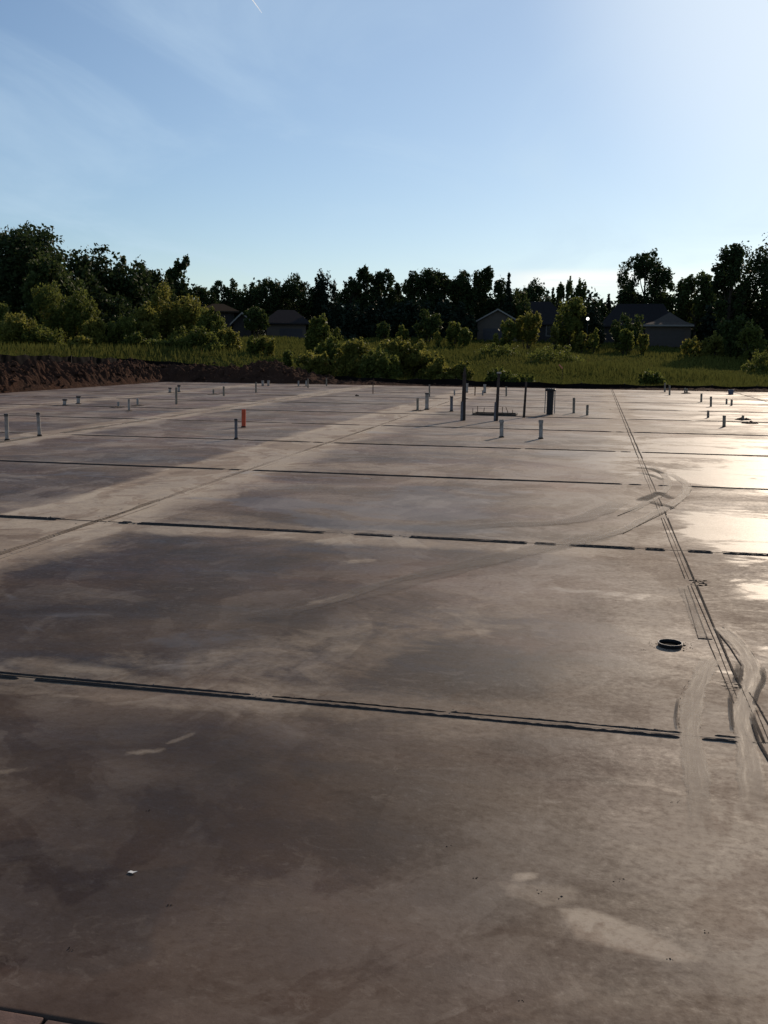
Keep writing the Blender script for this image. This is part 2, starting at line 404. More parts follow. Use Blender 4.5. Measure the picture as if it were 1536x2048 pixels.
Dd(line_mask([(255, 1508), (325, 1500)], .035), .32); Dd(line_mask([(340, 1485), (385, 1468)], .035), .32)
Dd(line_mask([(0, 1545), (55, 1538)], .04), .34)
Dd(line_mask([(690, 1125), (740, 1120)], .12), .42); Dd(line_mask([(640, 1205), (705, 1190)], .10), .42)
Dd(line_mask([(905, 1268), (960, 1262)], .10), .5)
Dd(line_mask([(1240, 1150), (1330, 1180), (1390, 1200)], .25), .40)
Dd(poly_mask([(700, 1290), (820, 1215), (1050, 1170), (1250, 1120), (1330, 1140), (1100, 1230), (850, 1300), (700, 1370)], .2), .30)
Dd(poly_mask([(440, 1290), (800, 1215), (780, 1290), (690, 1380), (400, 1370), (0, 1310)], .2), .28)
Dd(poly_mask([(1100, 1330), (1360, 1330), (1360, 1440), (1060, 1420)], .1), .30)
Dd(poly_mask([(560, 925), (1000, 925), (1250, 945), (700, 940)], .3), .35)
rect = lambda xa, xb, ya, yb, sf: smooth(XX+wob(XX, YY, 2.3, .12), xa-sf, xa+sf)*(1-smooth(XX+wob(XX, YY, 1.9, .12, 2), xb-sf, xb+sf))*smooth(YY, ya-.3, ya+.3)*(1-smooth(YY, yb-1, yb+1))
Dd(rect(-5.75, -4.35, 5.0, 44, .10), .74); Dd(rect(-10.9, -9.85, 12, 44, .12), .70); Dd(rect(-16.2, -15.4, 18, 44, .15), .6)
Dd(rect(.40, 1.10, 5.5, 44, .12), .62); Dd(rect(-5.8, -5.6, 5.5, 30, .03), .95)
# glossier, damp zones
Gl(poly_mask([(520, 985), (760, 975), (1040, 985), (1020, 1040), (700, 1068), (480, 1040)], .5), .5)
Gl(poly_mask([(1080, 905), (1250, 870), (1600, 880), (1600, 1000), (1380, 960), (1200, 950)], .4), .7)
Gl(poly_mask([(1250, 785), (1600, 790), (1600, 880), (1300, 860)], .4), .45)
Gl(poly_mask([(1360, 1020), (1600, 1000), (1600, 1240), (1420, 1160)], .3), .6)
Gl(poly_mask([(1390, 1290), (1480, 1330), (1500, 1450), (1400, 1440)], .1), .5)
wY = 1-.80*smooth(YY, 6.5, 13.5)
near_dark = wY*np.where(YY < 5, .60+.26*smooth(-XX, -.8, 1.3), (.60+.26*smooth(-XX, -.8, 1.3))*(1-smooth(YY, 5, 7))+smooth(YY, 5, 7)*(.36+.42*smooth(-XX, -.6, 2.6)))  # darker and slightly glossier towards the near and left of the slab
near_dark = np.clip(near_dark, 0, 1)
ZS = 0.0015*(np.sin(XX*1.1+.5*YY)+np.sin(YY*1.7-.4*XX))
V = np.stack([XX.ravel(), YY.ravel(), ZS.ravel()], 1)
idx = np.arange(nx*ny).reshape(ny, nx)
Q = np.stack([idx[:-1, :-1].ravel(), idx[:-1, 1:].ravel(), idx[1:, 1:].ravel(), idx[1:, :-1].ravel()], 1)
# rim walls
rim = list(idx[0, :])+list(idx[1:, -1])+list(idx[-1, -2::-1])+list(idx[-2:0:-1, 0])
base0 = len(V); V = np.vstack([V, V[rim]+np.array([0, 0, -.16])]); n = len(rim)
Q = np.vstack([Q, [(rim[i], base0+i, base0+(i+1) % n, rim[(i+1) % n]) for i in range(n)]])
pad = lambda a: np.concatenate([a.ravel(), a.ravel()[rim]])
slab = mesh_np('concrete_slab', V, Q, mslab, smooth=True, attrs={'near_dark': pad(near_dark), 'stain': pad(stain), 'dust': pad(dust), 'gloss': pad(gloss)})
tag(slab, kind='structure')

# ------------------------------------------------------------------ joint ridges, cuts, tracks (children of the slab)
def ridge_piece(mb, pts, w, h, step, seed, z0=0.0, taper=True):
    """low lumpy bead of slurry along a world polyline"""
    L = [0.0]
    for i in range(1, len(pts)): L.append(L[-1]+math.dist(pts[i-1], pts[i]))
    n = max(3, int(L[-1]/step)+1)
    prof = [(-.5, -.003/h), (-.34, .62), (0, 1.0), (.34, .66), (.5, -.003/h)]
    vs = []
    for i in range(n):
        s = L[-1]*i/(n-1); j = 0
        while j < len(L)-2 and s > L[j+1]: j += 1
        t = (s-L[j])/max(1e-6, L[j+1]-L[j])
        x = pts[j][0]+(pts[j+1][0]-pts[j][0])*t; y = pts[j][1]+(pts[j+1][1]-pts[j][1])*t
        tx, ty = pts[j+1][0]-pts[j][0], pts[j+1][1]-pts[j][1]; l = math.hypot(tx, ty) or 1; tx /= l; ty /= l
        q = mnoise.noise((s*6+seed*7.3, seed, 0)); q2 = mnoise.noise((s*31+seed, 4, seed)); q3 = mnoise.noise((s*1.3, seed*3, 9))
        e = 1.0
        if taper: e = min(1.0, .55+min(s, L[-1]-s)/.03)
        hh = h*(1+.14*q+.22*q2)*e; ww = w*(1+.10*q+.22*q2+.08*q3)*max(e, .5)
        off = w*(.18*q2+.12*q3)
        for a, c in prof:
            k = a*ww+off+(w*.10*mnoise.noise((s*50, a*9, seed)))
            vs.append((x-ty*k, y+tx*k, z0+c*hh))
    fs = []
    for i in range(n-1):
        for k in range(4): fs.append((i*5+k, i*5+5+k, i*5+6+k, i*5+1+k))
    fs += [(0, 1, 2, 3, 4), tuple((n-1)*5+k for k in (4, 3, 2, 1, 0))]
    mb.add(vs, fs)
def gx_at(px, py): return G(px, py).x
# visible gaps in each transverse joint, as X intervals that the wheels flattened
def runs(xa, xb, gaps):
    gaps = sorted(gaps); out = []; x = xa
    for a, c in gaps:
        if a > x: out.append((x, a))
        x = max(x, c)
    if x < xb: out.append((x, xb))
    return out
gapsT = {
 0: [(gx_at(40, 1356), gx_at(74, 1358)), (gx_at(1358, 1470), gx_at(1403, 1474)), (gx_at(1474, 1480), 1.2)],
 1: [(gx_at(121, 1037), gx_at(240, 1045)), (gx_at(262, 1045), gx_at(277, 1047)), (gx_at(655, 1062), gx_at(712, 1067)), (gx_at(789, 1071), gx_at(820, 1074)), (gx_at(1054, 1087), gx_at(1069, 1088)), (gx_at(1112, 1089), gx_at(1138, 1091)), (gx_at(1270, 1098), gx_at(1291, 1100)), (gx_at(1330, 1102), gx_at(1376, 1104)), (gx_at(1425, 1106), gx_at(1446, 1107))],
 2: [(gx_at(447, 939), gx_at(457, 940)), (gx_at(480, 940), gx_at(506, 941)), (gx_at(1244, 968), gx_at(1257, 969)), (gx_at(1283, 970), gx_at(1316, 971)), (gx_at(1338, 972), gx_at(1376, 974))],
 3: [(gx_at(60, 865), gx_at(145, 868)), (gx_at(618, 885), gx_at(626, 885)), (gx_at(643, 886), gx_at(664, 887)), (gx_at(1042, 897), gx_at(1050, 898)), (gx_at(1231, 905), gx_at(1242, 905)), (gx_at(1262, 906), gx_at(1285, 907))],
 4: [(gx_at(297, 838), gx_at(318, 838)), (gx_at(570, 847), gx_at(582, 847)), (gx_at(716, 851), gx_at(762, 852)), (gx_at(1223, 864), gx_at(1232, 865)), (gx_at(1248, 865), gx_at(1268, 866))],
 5: [(gx_at(392, 818), gx_at(465, 819)), (gx_at(1225, 837), gx_at(1257, 838)), (gx_at(1384, 842), gx_at(1391, 842))],
}
for i, Y0 in enumerate(TY):
    near = i < 3
    g0 = list(gapsT.get(i, [])) or [(X0-.28, X0+.22) for X0 in LX]
    if i in (3, 4, 5): g0 += [(-10.6, -9.9)]
    if i > 5:
        for q in range(3):
            a = random.uniform(-15, 12); g0.append((a, a+random.uniform(.3, 2.2)))
    step = (.010, .02, .04, .08, .1, .15, .2, .2, .2, .2)[i]
    xa, xb = ((-9, 8), (-13, 10), (-16, 12))[i] if near else (SX0+.3, 22)
    mb = MB()
    for a, c in runs(xa, xb, g0):
        if c-a < .03: continue
        ww = (.022, .034, .030, .034, .034, .034, .03, .03, .025, .025)[i]; hh = (.0108, .014, .013, .014, .014, .014, .013, .012, .01, .01)[i]
        m = max(2, int((c-a)/.8))
        pts = [(a+(c-a)*k/m, Y0-(.029 if i == 0 else .04)+.004*math.sin(k*1.7+i)) for k in range(m+1)]
        ridge_piece(mb, pts, ww, hh, step, i+1.3+a)
    o = mb.build('slurry_ridge', mridge, slab); o['label'] = 'thick dark bead of slurry beside the cross joint'
    mb = MB()
    for a, c in runs(xa, xb, g0):
        a2, c2 = (a+.06, c+.02) if i == 0 else (a, c)
        if i == 0:
            subs = runs(a2, c2, [(-1.60, -1.49), (-.62, -.60)])
        else: subs = [(a2, c2)]
        for p, q in subs:
            if q-p < .03 or i > 5: continue
            m = max(2, int((q-p)/.8))
            pts = [(p+(q-p)*k/m, Y0+(.029 if i == 0 else .04)+.003*math.sin(k*2.1+i)) for k in range(m+1)]
            ridge_piece(mb, pts, .016 if i == 0 else .016, .0072 if i == 0 else .006, step, i+5.1+p)
    if mb.v:
        mb.build('slurry_ridge', mridge, slab)['label'] = 'thinner far bead of slurry beside the cross joint'
    mb = MB(); mb.box(xa, xb, Y0-.0012, Y0+.0012, -.002, .0028); mb.build('saw_cut', mcut, slab)
# crumbs knocked off the near joint at its flattened places
mb = MB()
def crumb(mb, x, y, r, z=0.0):
    vs = []; base = [(1, 0, 0), (0, 1, 0), (-1, 0, 0), (0, -1, 0), (0, 0, 1), (0, 0, -1)]
    a = random.random()*3
    for v in base:
        k = r*random.uniform(.6, 1.3); X, Y = v[0]*math.cos(a)-v[1]*math.sin(a), v[0]*math.sin(a)+v[1]*math.cos(a)
        vs.append((x+X*k, y+Y*k, z+max(-.001, v[2]*k*.7)))
    mb.add(vs, [(0, 1, 4), (1, 2, 4), (2, 3, 4), (3, 0, 4), (1, 0, 5), (2, 1, 5), (3, 2, 5), (0, 3, 5)])
for k in range(190):
    x = random.choice([random.gauss(-1.49, .09), random.gauss(-.60, .03), random.gauss(.25, .10), random.gauss(-1.3, .8)])
    crumb(mb, x, 4.31+random.gauss(.035, .02), random.uniform(.002, .008))
for k in range(240):
    s = random.random(); x = -4.75+random.gauss(0, .06); y = 6+s*s*14
    crumb(mb, x, y, random.uniform(.003, .010))
for cx, cy in ((-5.2, 8.62), (-4.35, 8.56), (-2.2, 8.57), (-1.7, 8.57)):
    for k in range(25): crumb(mb, random.gauss(cx, .12), random.gauss(cy, .03), random.uniform(.004, .012))
mb.build('slurry_crumbs', mridge_light, slab)['kind'] = 'stuff'

# longitudinal joints: thin beads either side of the cut
def lane(X0, ya, yb, offs, mat, step, jit=.004, gaps=()):
    mb = MB()
    for ox, w, h in offs:
        for a, c in runs(ya, yb, list(gaps)):
            m = max(2, int((c-a)/.6))
            pts = [(X0+ox+jit*math.sin(k*1.9+ox*90), a+(c-a)*k/m) for k in range(m+1)]
            ridge_piece(mb, pts, w, h, step, X0+ox*31+a)
    mb.build('slurry_ridge', mat, slab)['label'] = 'thin broken beads of slurry along the lengthwise joint'
    mb = MB(); mb.box(X0-.002, X0+.002, ya, yb, -.002, .003); mb.build('saw_cut', mcut, slab)
lane(.80, 4.3, 16, [(.006, .011, .006), (-.030, .006, .003), (-.062, .008, .004)], mridge2, .03, gaps=[(10.3, 10.5), (7.28, 7.5)])
lane(.80, 16, 45.4, [(.01, .024, .012), (-.05, .018, .009)], mridge2, .15)
lane(-4.75, 4, 45.4, [(.03, .010, .003), (-.03, .010, .003)], mridge2, .05, gaps=[(k*1.37+4.6, k*1.37+4.6+.25+.5*((k*7) % 3 == 0)) for k in range(22)])
lane(-4.72, 5, 30, [(.09, .010, .006)], mridge_light, .08, gaps=[(k*2.1+5.5, k*2.1+6.4) for k in range(11)])
lane(-10.3, 12, 45.4, [(.05, .03, .012), (-.05, .03, .010)], mridge, .12, gaps=[(k*2.6+14, k*2.6+14.8) for k in range(12)])
lane(-15.8, 20, 45.4, [(0, .04, .012)], mridge, .3, gaps=[(k*4+24, k*4+26) for k in range(5)])
lane(6.0, 20, 45.4, [(0, .05, .016)], mridge, .2)
mb = MB()
for pl, w, h in (([(1438, 1268), (1460, 1295), (1483, 1332)], .010, .006), ([(1484, 1356), (1510, 1415), (1536, 1478), (1545, 1500)], .007, .004),
                 ([(1433, 1262), (1452, 1310), (1476, 1366)], .016, .008), ([(1497, 1385), (1516, 1412), (1540, 1455)], .012, .007),
                 ([(1505, 1450), (1514, 1480), (1540, 1525)], .020, .011), ([(1368, 1178), (1382, 1225), (1397, 1278)], .005, .003), ([(1396, 1277), (1425, 1279)], .006, .004)):
    ridge_piece(mb, [tuple(G(*p)[:2]) for p in pl], w, h, .01, w*900)
mb.build('slurry_ridge', mridge2, slab)['label'] = 'stray curved beads of slurry pushed aside by a wheel'

def smoothpts(P, n):
    P = np.array(P, float); out = []
    m = len(P)
    for i in range(m-1):
        p0 = P[max(i-1, 0)]; p1 = P[i]; p2 = P[i+1]; p3 = P[min(i+2, m-1)]
        for t in np.linspace(0, 1, n, endpoint=False):
            out.append(.5*((2*p1)+(-p0+p2)*t+(2*p0-5*p1+4*p2-p3)*t*t+(-p0+3*p1-3*p2+p3)*t**3))
    out.append(P[-1]); return np.array(out)
_z = [0.0042]
def track(pl, w, mat, fade_in=.15, fade_out=.15, label=None, widths=None):
    W = smoothpts([tuple(G(*p)[:2]) for p in pl], 14); n = len(W)
    z = _z[0]; _z[0] += .0007
    T = np.gradient(W, axis=0); T /= np.linalg.norm(T, axis=1)[:, None]+1e-9; N = np.stack([-T[:, 1], T[:, 0]], 1)
    s = np.concatenate([[0], np.cumsum(np.linalg.norm(np.diff(W, axis=0), axis=1))])
    V = []; UV = []; fd = []; m = 6
    for i in range(n):
        ww = w*(1+.10*math.sin(s[i]*9)+.06*math.sin(s[i]*31))
        f = min(1, s[i]/max(fade_in, 1e-3), (s[-1]-s[i])/max(fade_out, 1e-3))
        for k in range(m+1):
            a = k/m
            V.append((W[i, 0]+N[i, 0]*(a-.5)*ww, W[i, 1]+N[i, 1]*(a-.5)*ww, z+.0002*math.sin(k*2))); UV.append((a, s[i]*4)); fd.append(f)
    Fc = [(i*(m+1)+k, i*(m+1)+k+1, (i+1)*(m+1)+k+1, (i+1)*(m+1)+k) for i in range(n-1) for k in range(m)]
    o = mesh_np('wheel_smear', V, Fc, mat, slab, smooth=True, attrs={'fade': fd}, uv=UV)
    if label: o['label'] = label
    return W
tr = [([(1422, 1316), (1403, 1355), (1388, 1395), (1381, 1440), (1380, 1470), (1386, 1505), (1396, 1580), (1404, 1680)], .118, mtrack, .05, .55),
      ([(1441, 1255), (1474, 1286), (1500, 1325), (1505, 1363), (1492, 1400), (1486, 1436), (1490, 1473), (1499, 1530), (1508, 1640)], .115, mtrack, .05, .5),
      ([(1366, 1172), (1384, 1218), (1408, 1276)], .085, mtrack_faint, .05, .01),
      ([(1300, 932), (1322, 943), (1334, 960), (1332, 978), (1314, 993), (1284, 1010), (1250, 1027)], .13, mtrack, .4, .5),
      ([(1335, 945), (1362, 960), (1374, 974), (1364, 994), (1337, 1013), (1290, 1037), (1235, 1065), (1130, 1092), (1040, 1110)], .13, mtrack, .5, 1.6),
      ([(1260, 1050), (1160, 1082), (1060, 1102), (900, 1140), (720, 1188), (560, 1226), (380, 1262)], .34, mtrack_faint, 1.2, 2.0),
      ([(1000, 1120), (800, 1160), (640, 1210), (500, 1240)], .14, mtrack_faint, .5, .8),
      ([(1250, 1000), (1150, 1040), (1000, 1050), (840, 1062)], .30, mtrack_faint, .6, .9)]
for pl, w, mt, fi, fo in tr: track(pl, w, mt, fi, fo)
for pl, w in (([(1271, 936), (1300, 938), (1326, 948)], .10), ([(1276, 946), (1300, 950), (1326, 960)], .08), ([(1282, 1002), (1305, 992), (1326, 986)], .16), ([(1310, 985), (1330, 992), (1346, 998)], .12), ([(1300, 1004), (1330, 1012), (1352, 1018)], .09),
              ([(1356, 1400), (1352, 1435), (1356, 1460)], .016), ([(1461, 1390), (1462, 1425), (1466, 1462)], .022), ([(1523, 1338), (1528, 1358), (1516, 1384), (1509, 1410)], .030), ([(1504, 1430), (1510, 1455), (1518, 1482)], .028),
              ([(1478, 1330), (1479, 1345), (1474, 1364)], .05)):
    track(pl, w, mtrack_dark, .04, .04)
# lumpy edges squeezed up beside the near wheel smears
mb = MB()
for pl, w in (([(1398, 1346), (1376, 1365), (1364, 1385), (1359, 1410), (1358, 1458)], .006), ([(1419, 1330), (1408, 1375), (1400, 1410), (1400, 1465)], .006),
              ([(1445, 1254), (1480, 1278), (1510, 1315), (1521, 1350), (1512, 1385), (1506, 1405)], .006), ([(1482, 1320), (1478, 1365), (1465, 1395), (1463, 1440), (1470, 1480)], .004),
              ([(1360, 1480), (1372, 1520), (1378, 1600)], .003), ([(1403, 1482), (1412, 1530), (1420, 1600)], .003),
              ([(1358, 962), (1370, 972), (1361, 990)], .012), ([(1380, 968), (1383, 980), (1366, 1000), (1340, 1020), (1290, 1045), (1245, 1068)], .010), ([(1332, 952), (1342, 972), (1322, 996)], .010), ([(1310, 1000), (1270, 1018), (1235, 1032)], .010)):
    W = smoothpts([tuple(G(*p)[:2]) for p in pl], 6)
    for k in range(len(W)-1):
        if random.random() < .75: ridge_piece(mb, [tuple(W[k]), tuple(W[k+1])], w, w*.55, .01, k*.7+w*999)
mb.build('slurry_ridge', mridge2, slab)['label'] = 'lumpy mud edge squeezed up beside the wheel smears'
# tread-printed mud pads
for (cx, cy), r in (((1464, 1372), .045), ((1397, 1166), .06)):
    mb = MB(); q = G(cx, cy)
    for k in range(26):
        a = random.uniform(-.5, .5); x = q.x+random.uniform(-1, 1)*r; y = q.y+random.uniform(-1.7, 1.7)*r; l = random.uniform(.006, .016)
        ridge_piece(mb, [(x-l*math.cos(a), y-l*math.sin(a)), (x+l*math.cos(a), y+l*math.sin(a))], .004, .003, .005, k)
    mb.build('mud_print', mmud, slab)['label'] = 'ribbed mud print of a shoe on the joint'

# ------------------------------------------------------------------ near form board, dirt bank, silt fence
fb = empty('form_board', (SX0, SY0, 0), 'reddish wooden form board along the near slab edge, bottom left corner', 'board')
a = MB(); a.box(0, 19.69, -.075, -.0012, -.16, -.0012); o = a.build('plank', mform, fb, bevel=.004)
a = MB(); a.box(19.70, 22.2, -.072, -.0012, -.16, -.004); o = a.build('plank', mform, fb, bevel=.004)

# dirt bank: strip around the left and far edges of the slab
path = [(SX0-.05, 14.0), (SX0-.05, SY1+.05), (SX1, SY1+.05)]
s1 = SY1-14; s2 = SX1-SX0
su = np.concatenate([np.arange(0, s1, .10), s1+np.arange(0, s2, .10)])
vu = np.linspace(0, 4.6, 44)
V = []
def bank_h(x, leftseg):
    if leftseg: return .90
    # along the far edge, by X
    return float(np.interp(x, [-21, -18.5, -17, -15.5, -14, -12.5, -5, 0, 3, 8, 24], [.78, .72, .90, .80, .42, .16, .08, .06, .10, .14, .12]))
for s in su:
    if s < s1: bx, by, ox, oy, H = path[0][0], 14+s, -1, 0, bank_h(0, True)
    else:
        k = s-s1; bx, by, ox, oy = SX0+k, SY1+.05, 0, 1; H = bank_h(bx, False)
    corner = max(0, 1-abs(s-s1)/4.6)
    for v in vu:
        px_, py_ = bx+ox*v, by+oy*v
        if s < s1: # fan round the corner
            py_ = by+(v*(s/s1)**14 if s > s1*.8 else 0)
        else: px_ = bx-(v*math.exp(-(s-s1)/1.2))
        t = v/4.6; env = min(1, v/1.3)**.75*(1-max(0, (t-.62)/.38))**1.0
        n1 = mnoise.noise((px_*.55, py_*.55, 1)); n2 = mnoise.fractal((px_*1.7, py_*1.7, 3), 1.0, 2.2, 4); n3 = abs(mnoise.noise((px_*3.1, py_*3.1, 7)))
        z = -.08+H*env*(1+.28*n1)+min(H, .6)*min(1, v/.5)*(.38*n2+.55*n3-.10)
        zt = float(terrain(px_, py_))-.06
        V.append((px_, py_, max(z, zt) if t < .97 else zt-.1))
nv = len(vu); nu = len(su); idx = np.arange(nu*nv).reshape(nu, nv)
Q = np.stack([idx[:-1, :-1].ravel(), idx[:-1, 1:].ravel(), idx[1:, 1:].ravel(), idx[1:, :-1].ravel()], 1)
bank = mesh_np('dirt_bank', V, Q, msoil, smooth=False); tag(bank, kind='structure')
VB = np.array(V)
mb = MB()
for k in range(2600):
    v = VB[random.randrange(len(VB))]
    if v[2] < .0: continue
    r = (.03+.15*random.random()**2.5)*(1 if v[0] < -10 else .5)
    crumb(mb, v[0], v[1], r, v[2]+r*.3)
tag(mb.build('loose_clods', msoil), 'loose red brown clods of earth strewn over the dirt bank', 'dirt clods', kind='stuff')
# scrubby weeds on the bank handled with the grass below

# silt fence
fz = {}
tp = [(-60, 707), (0, 708), (120, 711), (200, 714), (300, 719), (380, 726), (470, 735), (560, 744), (660, 750), (780, 757), (900, 757), (1000, 762), (1150, 766), (1250, 768), (1350, 770), (1450, 771), (1560, 773), (1900, 780)]
pts = []
for y in np.arange(20, 49.1, 1.0): pts.append((-25.4, y))
for x in np.arange(-24.6, 22, 1.0): pts.append((x, float(np.interp(x, [-13, -8, 0, 3], [49.3, 47.1, 47.0, 47.9]))))
P3 = []
for x, y in pts:
    u, v_ = proj((x, y, 1.0)); yt = np.interp(u, [q[0] for q in tp], [q[1] for q in tp])
    D = math.hypot(x, y); p = at(u, yt, D); zb = float(terrain(x, y))
    P3.append((x, y, max(zb+.16, min(p.z, zb+1.5)), zb-.05))
fence = empty('silt_fence', (-25.4, 20, 0), 'long black silt fence fabric strung behind the dirt bank', 'fence')
mb = MB(); vs = []; K = 5; sub = 6; cnt = 0
for i in range(len(P3)-1):
    for j in range(sub):
        t = j/sub; a = P3[i]; c = P3[i+1]
        x = a[0]+(c[0]-a[0])*t; y = a[1]+(c[1]-a[1])*t; sag = -.05*math.sin(math.pi*((i+t) % 2)/2)*(1+.5*math.sin(i*1.7))
        zt = a[2]+(c[2]-a[2])*t+sag; zb = a[3]+(c[3]-a[3])*t
        for k in range(K+1):
            q = k/K; bul = .07*math.sin(math.pi*q)*math.sin((i+t)*2.3)+.03*math.sin((i+t)*9+q*4)
            vs.append((x+(bul if x < -25 else 0)+25.4, y+(bul if x > -25 else 0)-20, zb+(zt-zb)*q))
        cnt += 1
fs = [(i*(K+1)+k, (i+1)*(K+1)+k, (i+1)*(K+1)+k+1, i*(K+1)+k+1) for i in range(cnt-1) for k in range(K)]
o = mesh_np('fabric', vs, fs, mfence, fence, smooth=True)
for i in range(0, len(P3), 2):
    a = P3[i]; mb = MB(); mb.box(-.02, .02, -.02, .02, a[3], a[2]+.07+.05*math.sin(i*3.1)); mb.build('stake', mwood, fence, loc=(a[0]+25.4, a[1]-20+.05, 0))

# ------------------------------------------------------------------ foliage
def leaves(lobes, n, leaf, r, shell=.45, droop=0.0, aspect=.62):
    base = [l[:6] for l in lobes]; extra = []
    for l in base:
        for q in range(7):
            d0 = r.normal(size=3); d0 /= np.linalg.norm(d0); kk = r.uniform(.70, 1.02); s0 = r.uniform(.22, .42)
            m0 = max(min(l[3], l[5]), .12)*s0
            extra.append((l[0]+d0[0]*l[3]*kk, l[1]+d0[1]*l[4]*kk, l[2]+d0[2]*l[5]*kk, m0*1.1, m0*1.1, m0*1.25))
    L = np.array(base+extra, float); vol = (L[:, 3]*L[:, 4]*L[:, 5])**.62
    k = r.choice(len(L), n, p=vol/vol.sum())
    d = r.normal(size=(n, 3)); d /= np.linalg.norm(d, axis=1)[:, None]
    rad = np.minimum(r.random(n)**shell*(1+.20*r.normal(size=n)), 1.12)
    rad *= 1+.22*np.sin(d[:, 0]*5+k)*np.sin(d[:, 2]*6+k*2.1)*np.cos(d[:, 1]*4)
    c = L[k, :3]+d*rad[:, None]*L[k, 3:6]
    a = r.normal(size=(n, 3)); a /= np.linalg.norm(a, axis=1)[:, None]
    a[:, 2] -= droop; a /= np.linalg.norm(a, axis=1)[:, None]
    q = np.cross(a, r.normal(size=(n, 3))); q /= np.linalg.norm(q, axis=1)[:, None]
    s = leaf*r.uniform(.55, 1.5, n)[:, None]
    V = np.stack([c-a*s*.5, c+q*s*aspect*.5, c+a*s*.5, c-q*s*aspect*.5], 1).reshape(-1, 3)
    lt = r.random(len(L))
    tint = np.clip(.35*lt[k]+.60*r.random(n), 0, 1)
    return V, np.arange(n*4).reshape(n, 4), np.repeat(tint, 4)
def crown_lobes(kind, W, H, z0, r):
    """W half-width, H total height, z0 crown base; returns ellipsoid lobes"""
    out = []; ch = H-z0; zc = z0+ch/2
    if kind == 'conifer':
        n = 9
        for i in range(n):
            t = i/(n-1); out.append((0, 0, z0+ch*(t*.95), W*(1-t)*.9+.12, W*(1-t)*.9+.12, ch*.07))
            for j in range(4):
                a = r.random()*6.28; q = W*(1-t)*.7
                out.append((q*math.cos(a), q*math.sin(a), z0+ch*t*.93, q*.45+.1, q*.45+.1, ch*.05))
        return out
    if kind == 'spiky':
        for i in range(26):
            a = r.random()*6.28; q = W*.85*math.sqrt(r.random()); hh = z0+ch*(.35+.55*r.random()*(1-.35*(q/W)**2))
            out.append((q*math.cos(a), q*math.sin(a), hh, W*.16, W*.16, ch*.20))
        for i in range(8):
            a = r.random()*6.28; q = W*.5*r.random(); out.append((q*math.cos(a), q*math.sin(a), z0+ch*.4*r.random()+ch*.15, W*.5, W*.5, ch*.28))
        return out
    nl = {'round': 26, 'airy': 40, 'bushy': 24, 'tall': 26, 'feather': 30}[kind]
    sz = {'round': .30, 'airy': .25, 'bushy': .30, 'tall': .34, 'feather': .20}[kind]
    if kind in ('round', 'bushy', 'tall'):
        out.append((0, 0, zc-.05*ch, W*.62, W*.62, ch*.40))
    for i in range(nl):
        z = r.uniform(-1, 1); a = r.random()*6.28; q = math.sqrt(1-z*z); k = r.uniform(.62, .90)
        s = sz*r.uniform(.6, 1.25)
        zz = zc+z*ch*.5*k
        if kind == 'bushy' : zz = z0+abs(z)**.8*ch*.85*k
        rx = W*s; rz = min(ch*.5*s*1.25, W*s*1.6)
        if kind == 'feather': rx *= .7; rz *= 1.7
        out.append((W*q*k*math.cos(a)*(1-.0*z), W*q*k*math.sin(a), zz, rx, rx, rz))
    if kind == 'bushy':
        for i in range(16):
            a = r.random()*6.28; q = W*.9*math.sqrt(r.random()); s = W*r.uniform(.07, .14)
            out.append((q*math.cos(a), q*math.sin(a), z0+ch*(.95-.45*(q/W)**2)*r.uniform(.75, 1.0), s, s, s*2.4))
    top = max(o[2]+o[5] for o in out)
    sc = (H-z0)/(top-z0)
    return [(x, y, z0+(z-z0)*sc, rx, ry, rz*sc) for x, y, z, rx, ry, rz in out]
TREE_N = [0]
def plant(name, part, px, ytop, wpx, D, kind, mat, label, cat, group=None, n=6000, leaf=.34, z0f=.16, trunkr=None, dens=None, shell=.45, sunk=0.0, part2='trunk'):
    TREE_N[0] += 1; r = np.random.default_rng(100+TREE_N[0]); random.seed(TREE_N[0])
    p = at(px, ytop, D); gz = float(terrain(p.x, p.y))-sunk; H = p.z-gz; W = wpx/2/F*D
    if part == 'foliage':
        k_ = 1.0 if 560 < px < 1100 and D < 70 else 1.08; H *= k_; W *= k_
    root = empty(name, (p.x, p.y, gz), label, cat, group)
    lobes = crown_lobes(kind, W, H*1.0, H*z0f, r)
    V, Q, tint = leaves(lobes, n, leaf, r, shell, droop=.5 if kind == 'conifer' else .1)
    V[:, 2] = np.maximum(V[:, 2], .02)
    mesh_np(part, V, Q, mat, root, attrs={'tint': tint})
    mb = MB(); tr_ = trunkr or max(.05, H*.018)
    lean = (random.uniform(-.03, .03)*H, random.uniform(-.03, .03)*H)
    tp_ = [(0, 0, -.3), (lean[0]*.3, lean[1]*.3, H*.3), (lean[0]*.7, lean[1]*.7, H*.6), (lean[0], lean[1], H*.88)]
    if part2 == 'trunk':
        mb.tube(tp_, [tr_*1.25, tr_*.85, tr_*.5, tr_*.12], 8, jit=.05)
        ls = [lobes[i] for i in r.permutation(len(lobes))[:12]]
        for l in ls:
            zs = max(H*.12, min(l[2]*.6, H*.6)); t = zs/(H*.88)
            s0 = Vector((lean[0]*t, lean[1]*t, zs)); e0 = Vector(l[:3]); md = s0.lerp(e0, .5)+Vector((0, 0, -.04*H))
            mb.tube([s0, md, e0], [tr_*.42, tr_*.28, tr_*.08], 5)
    else:
        for l in [lobes[i] for i in r.permutation(len(lobes))[:10]]:
            e0 = Vector(l[:3]); s0 = Vector((e0.x*.15, e0.y*.15, -.1)); mb.tube([s0, s0.lerp(e0, .5)+Vector((0, 0, .05)), e0], [tr_*.6, tr_*.4, tr_*.1], 5)
    mb.build(part2, mbark, root, smooth=True)
    return root

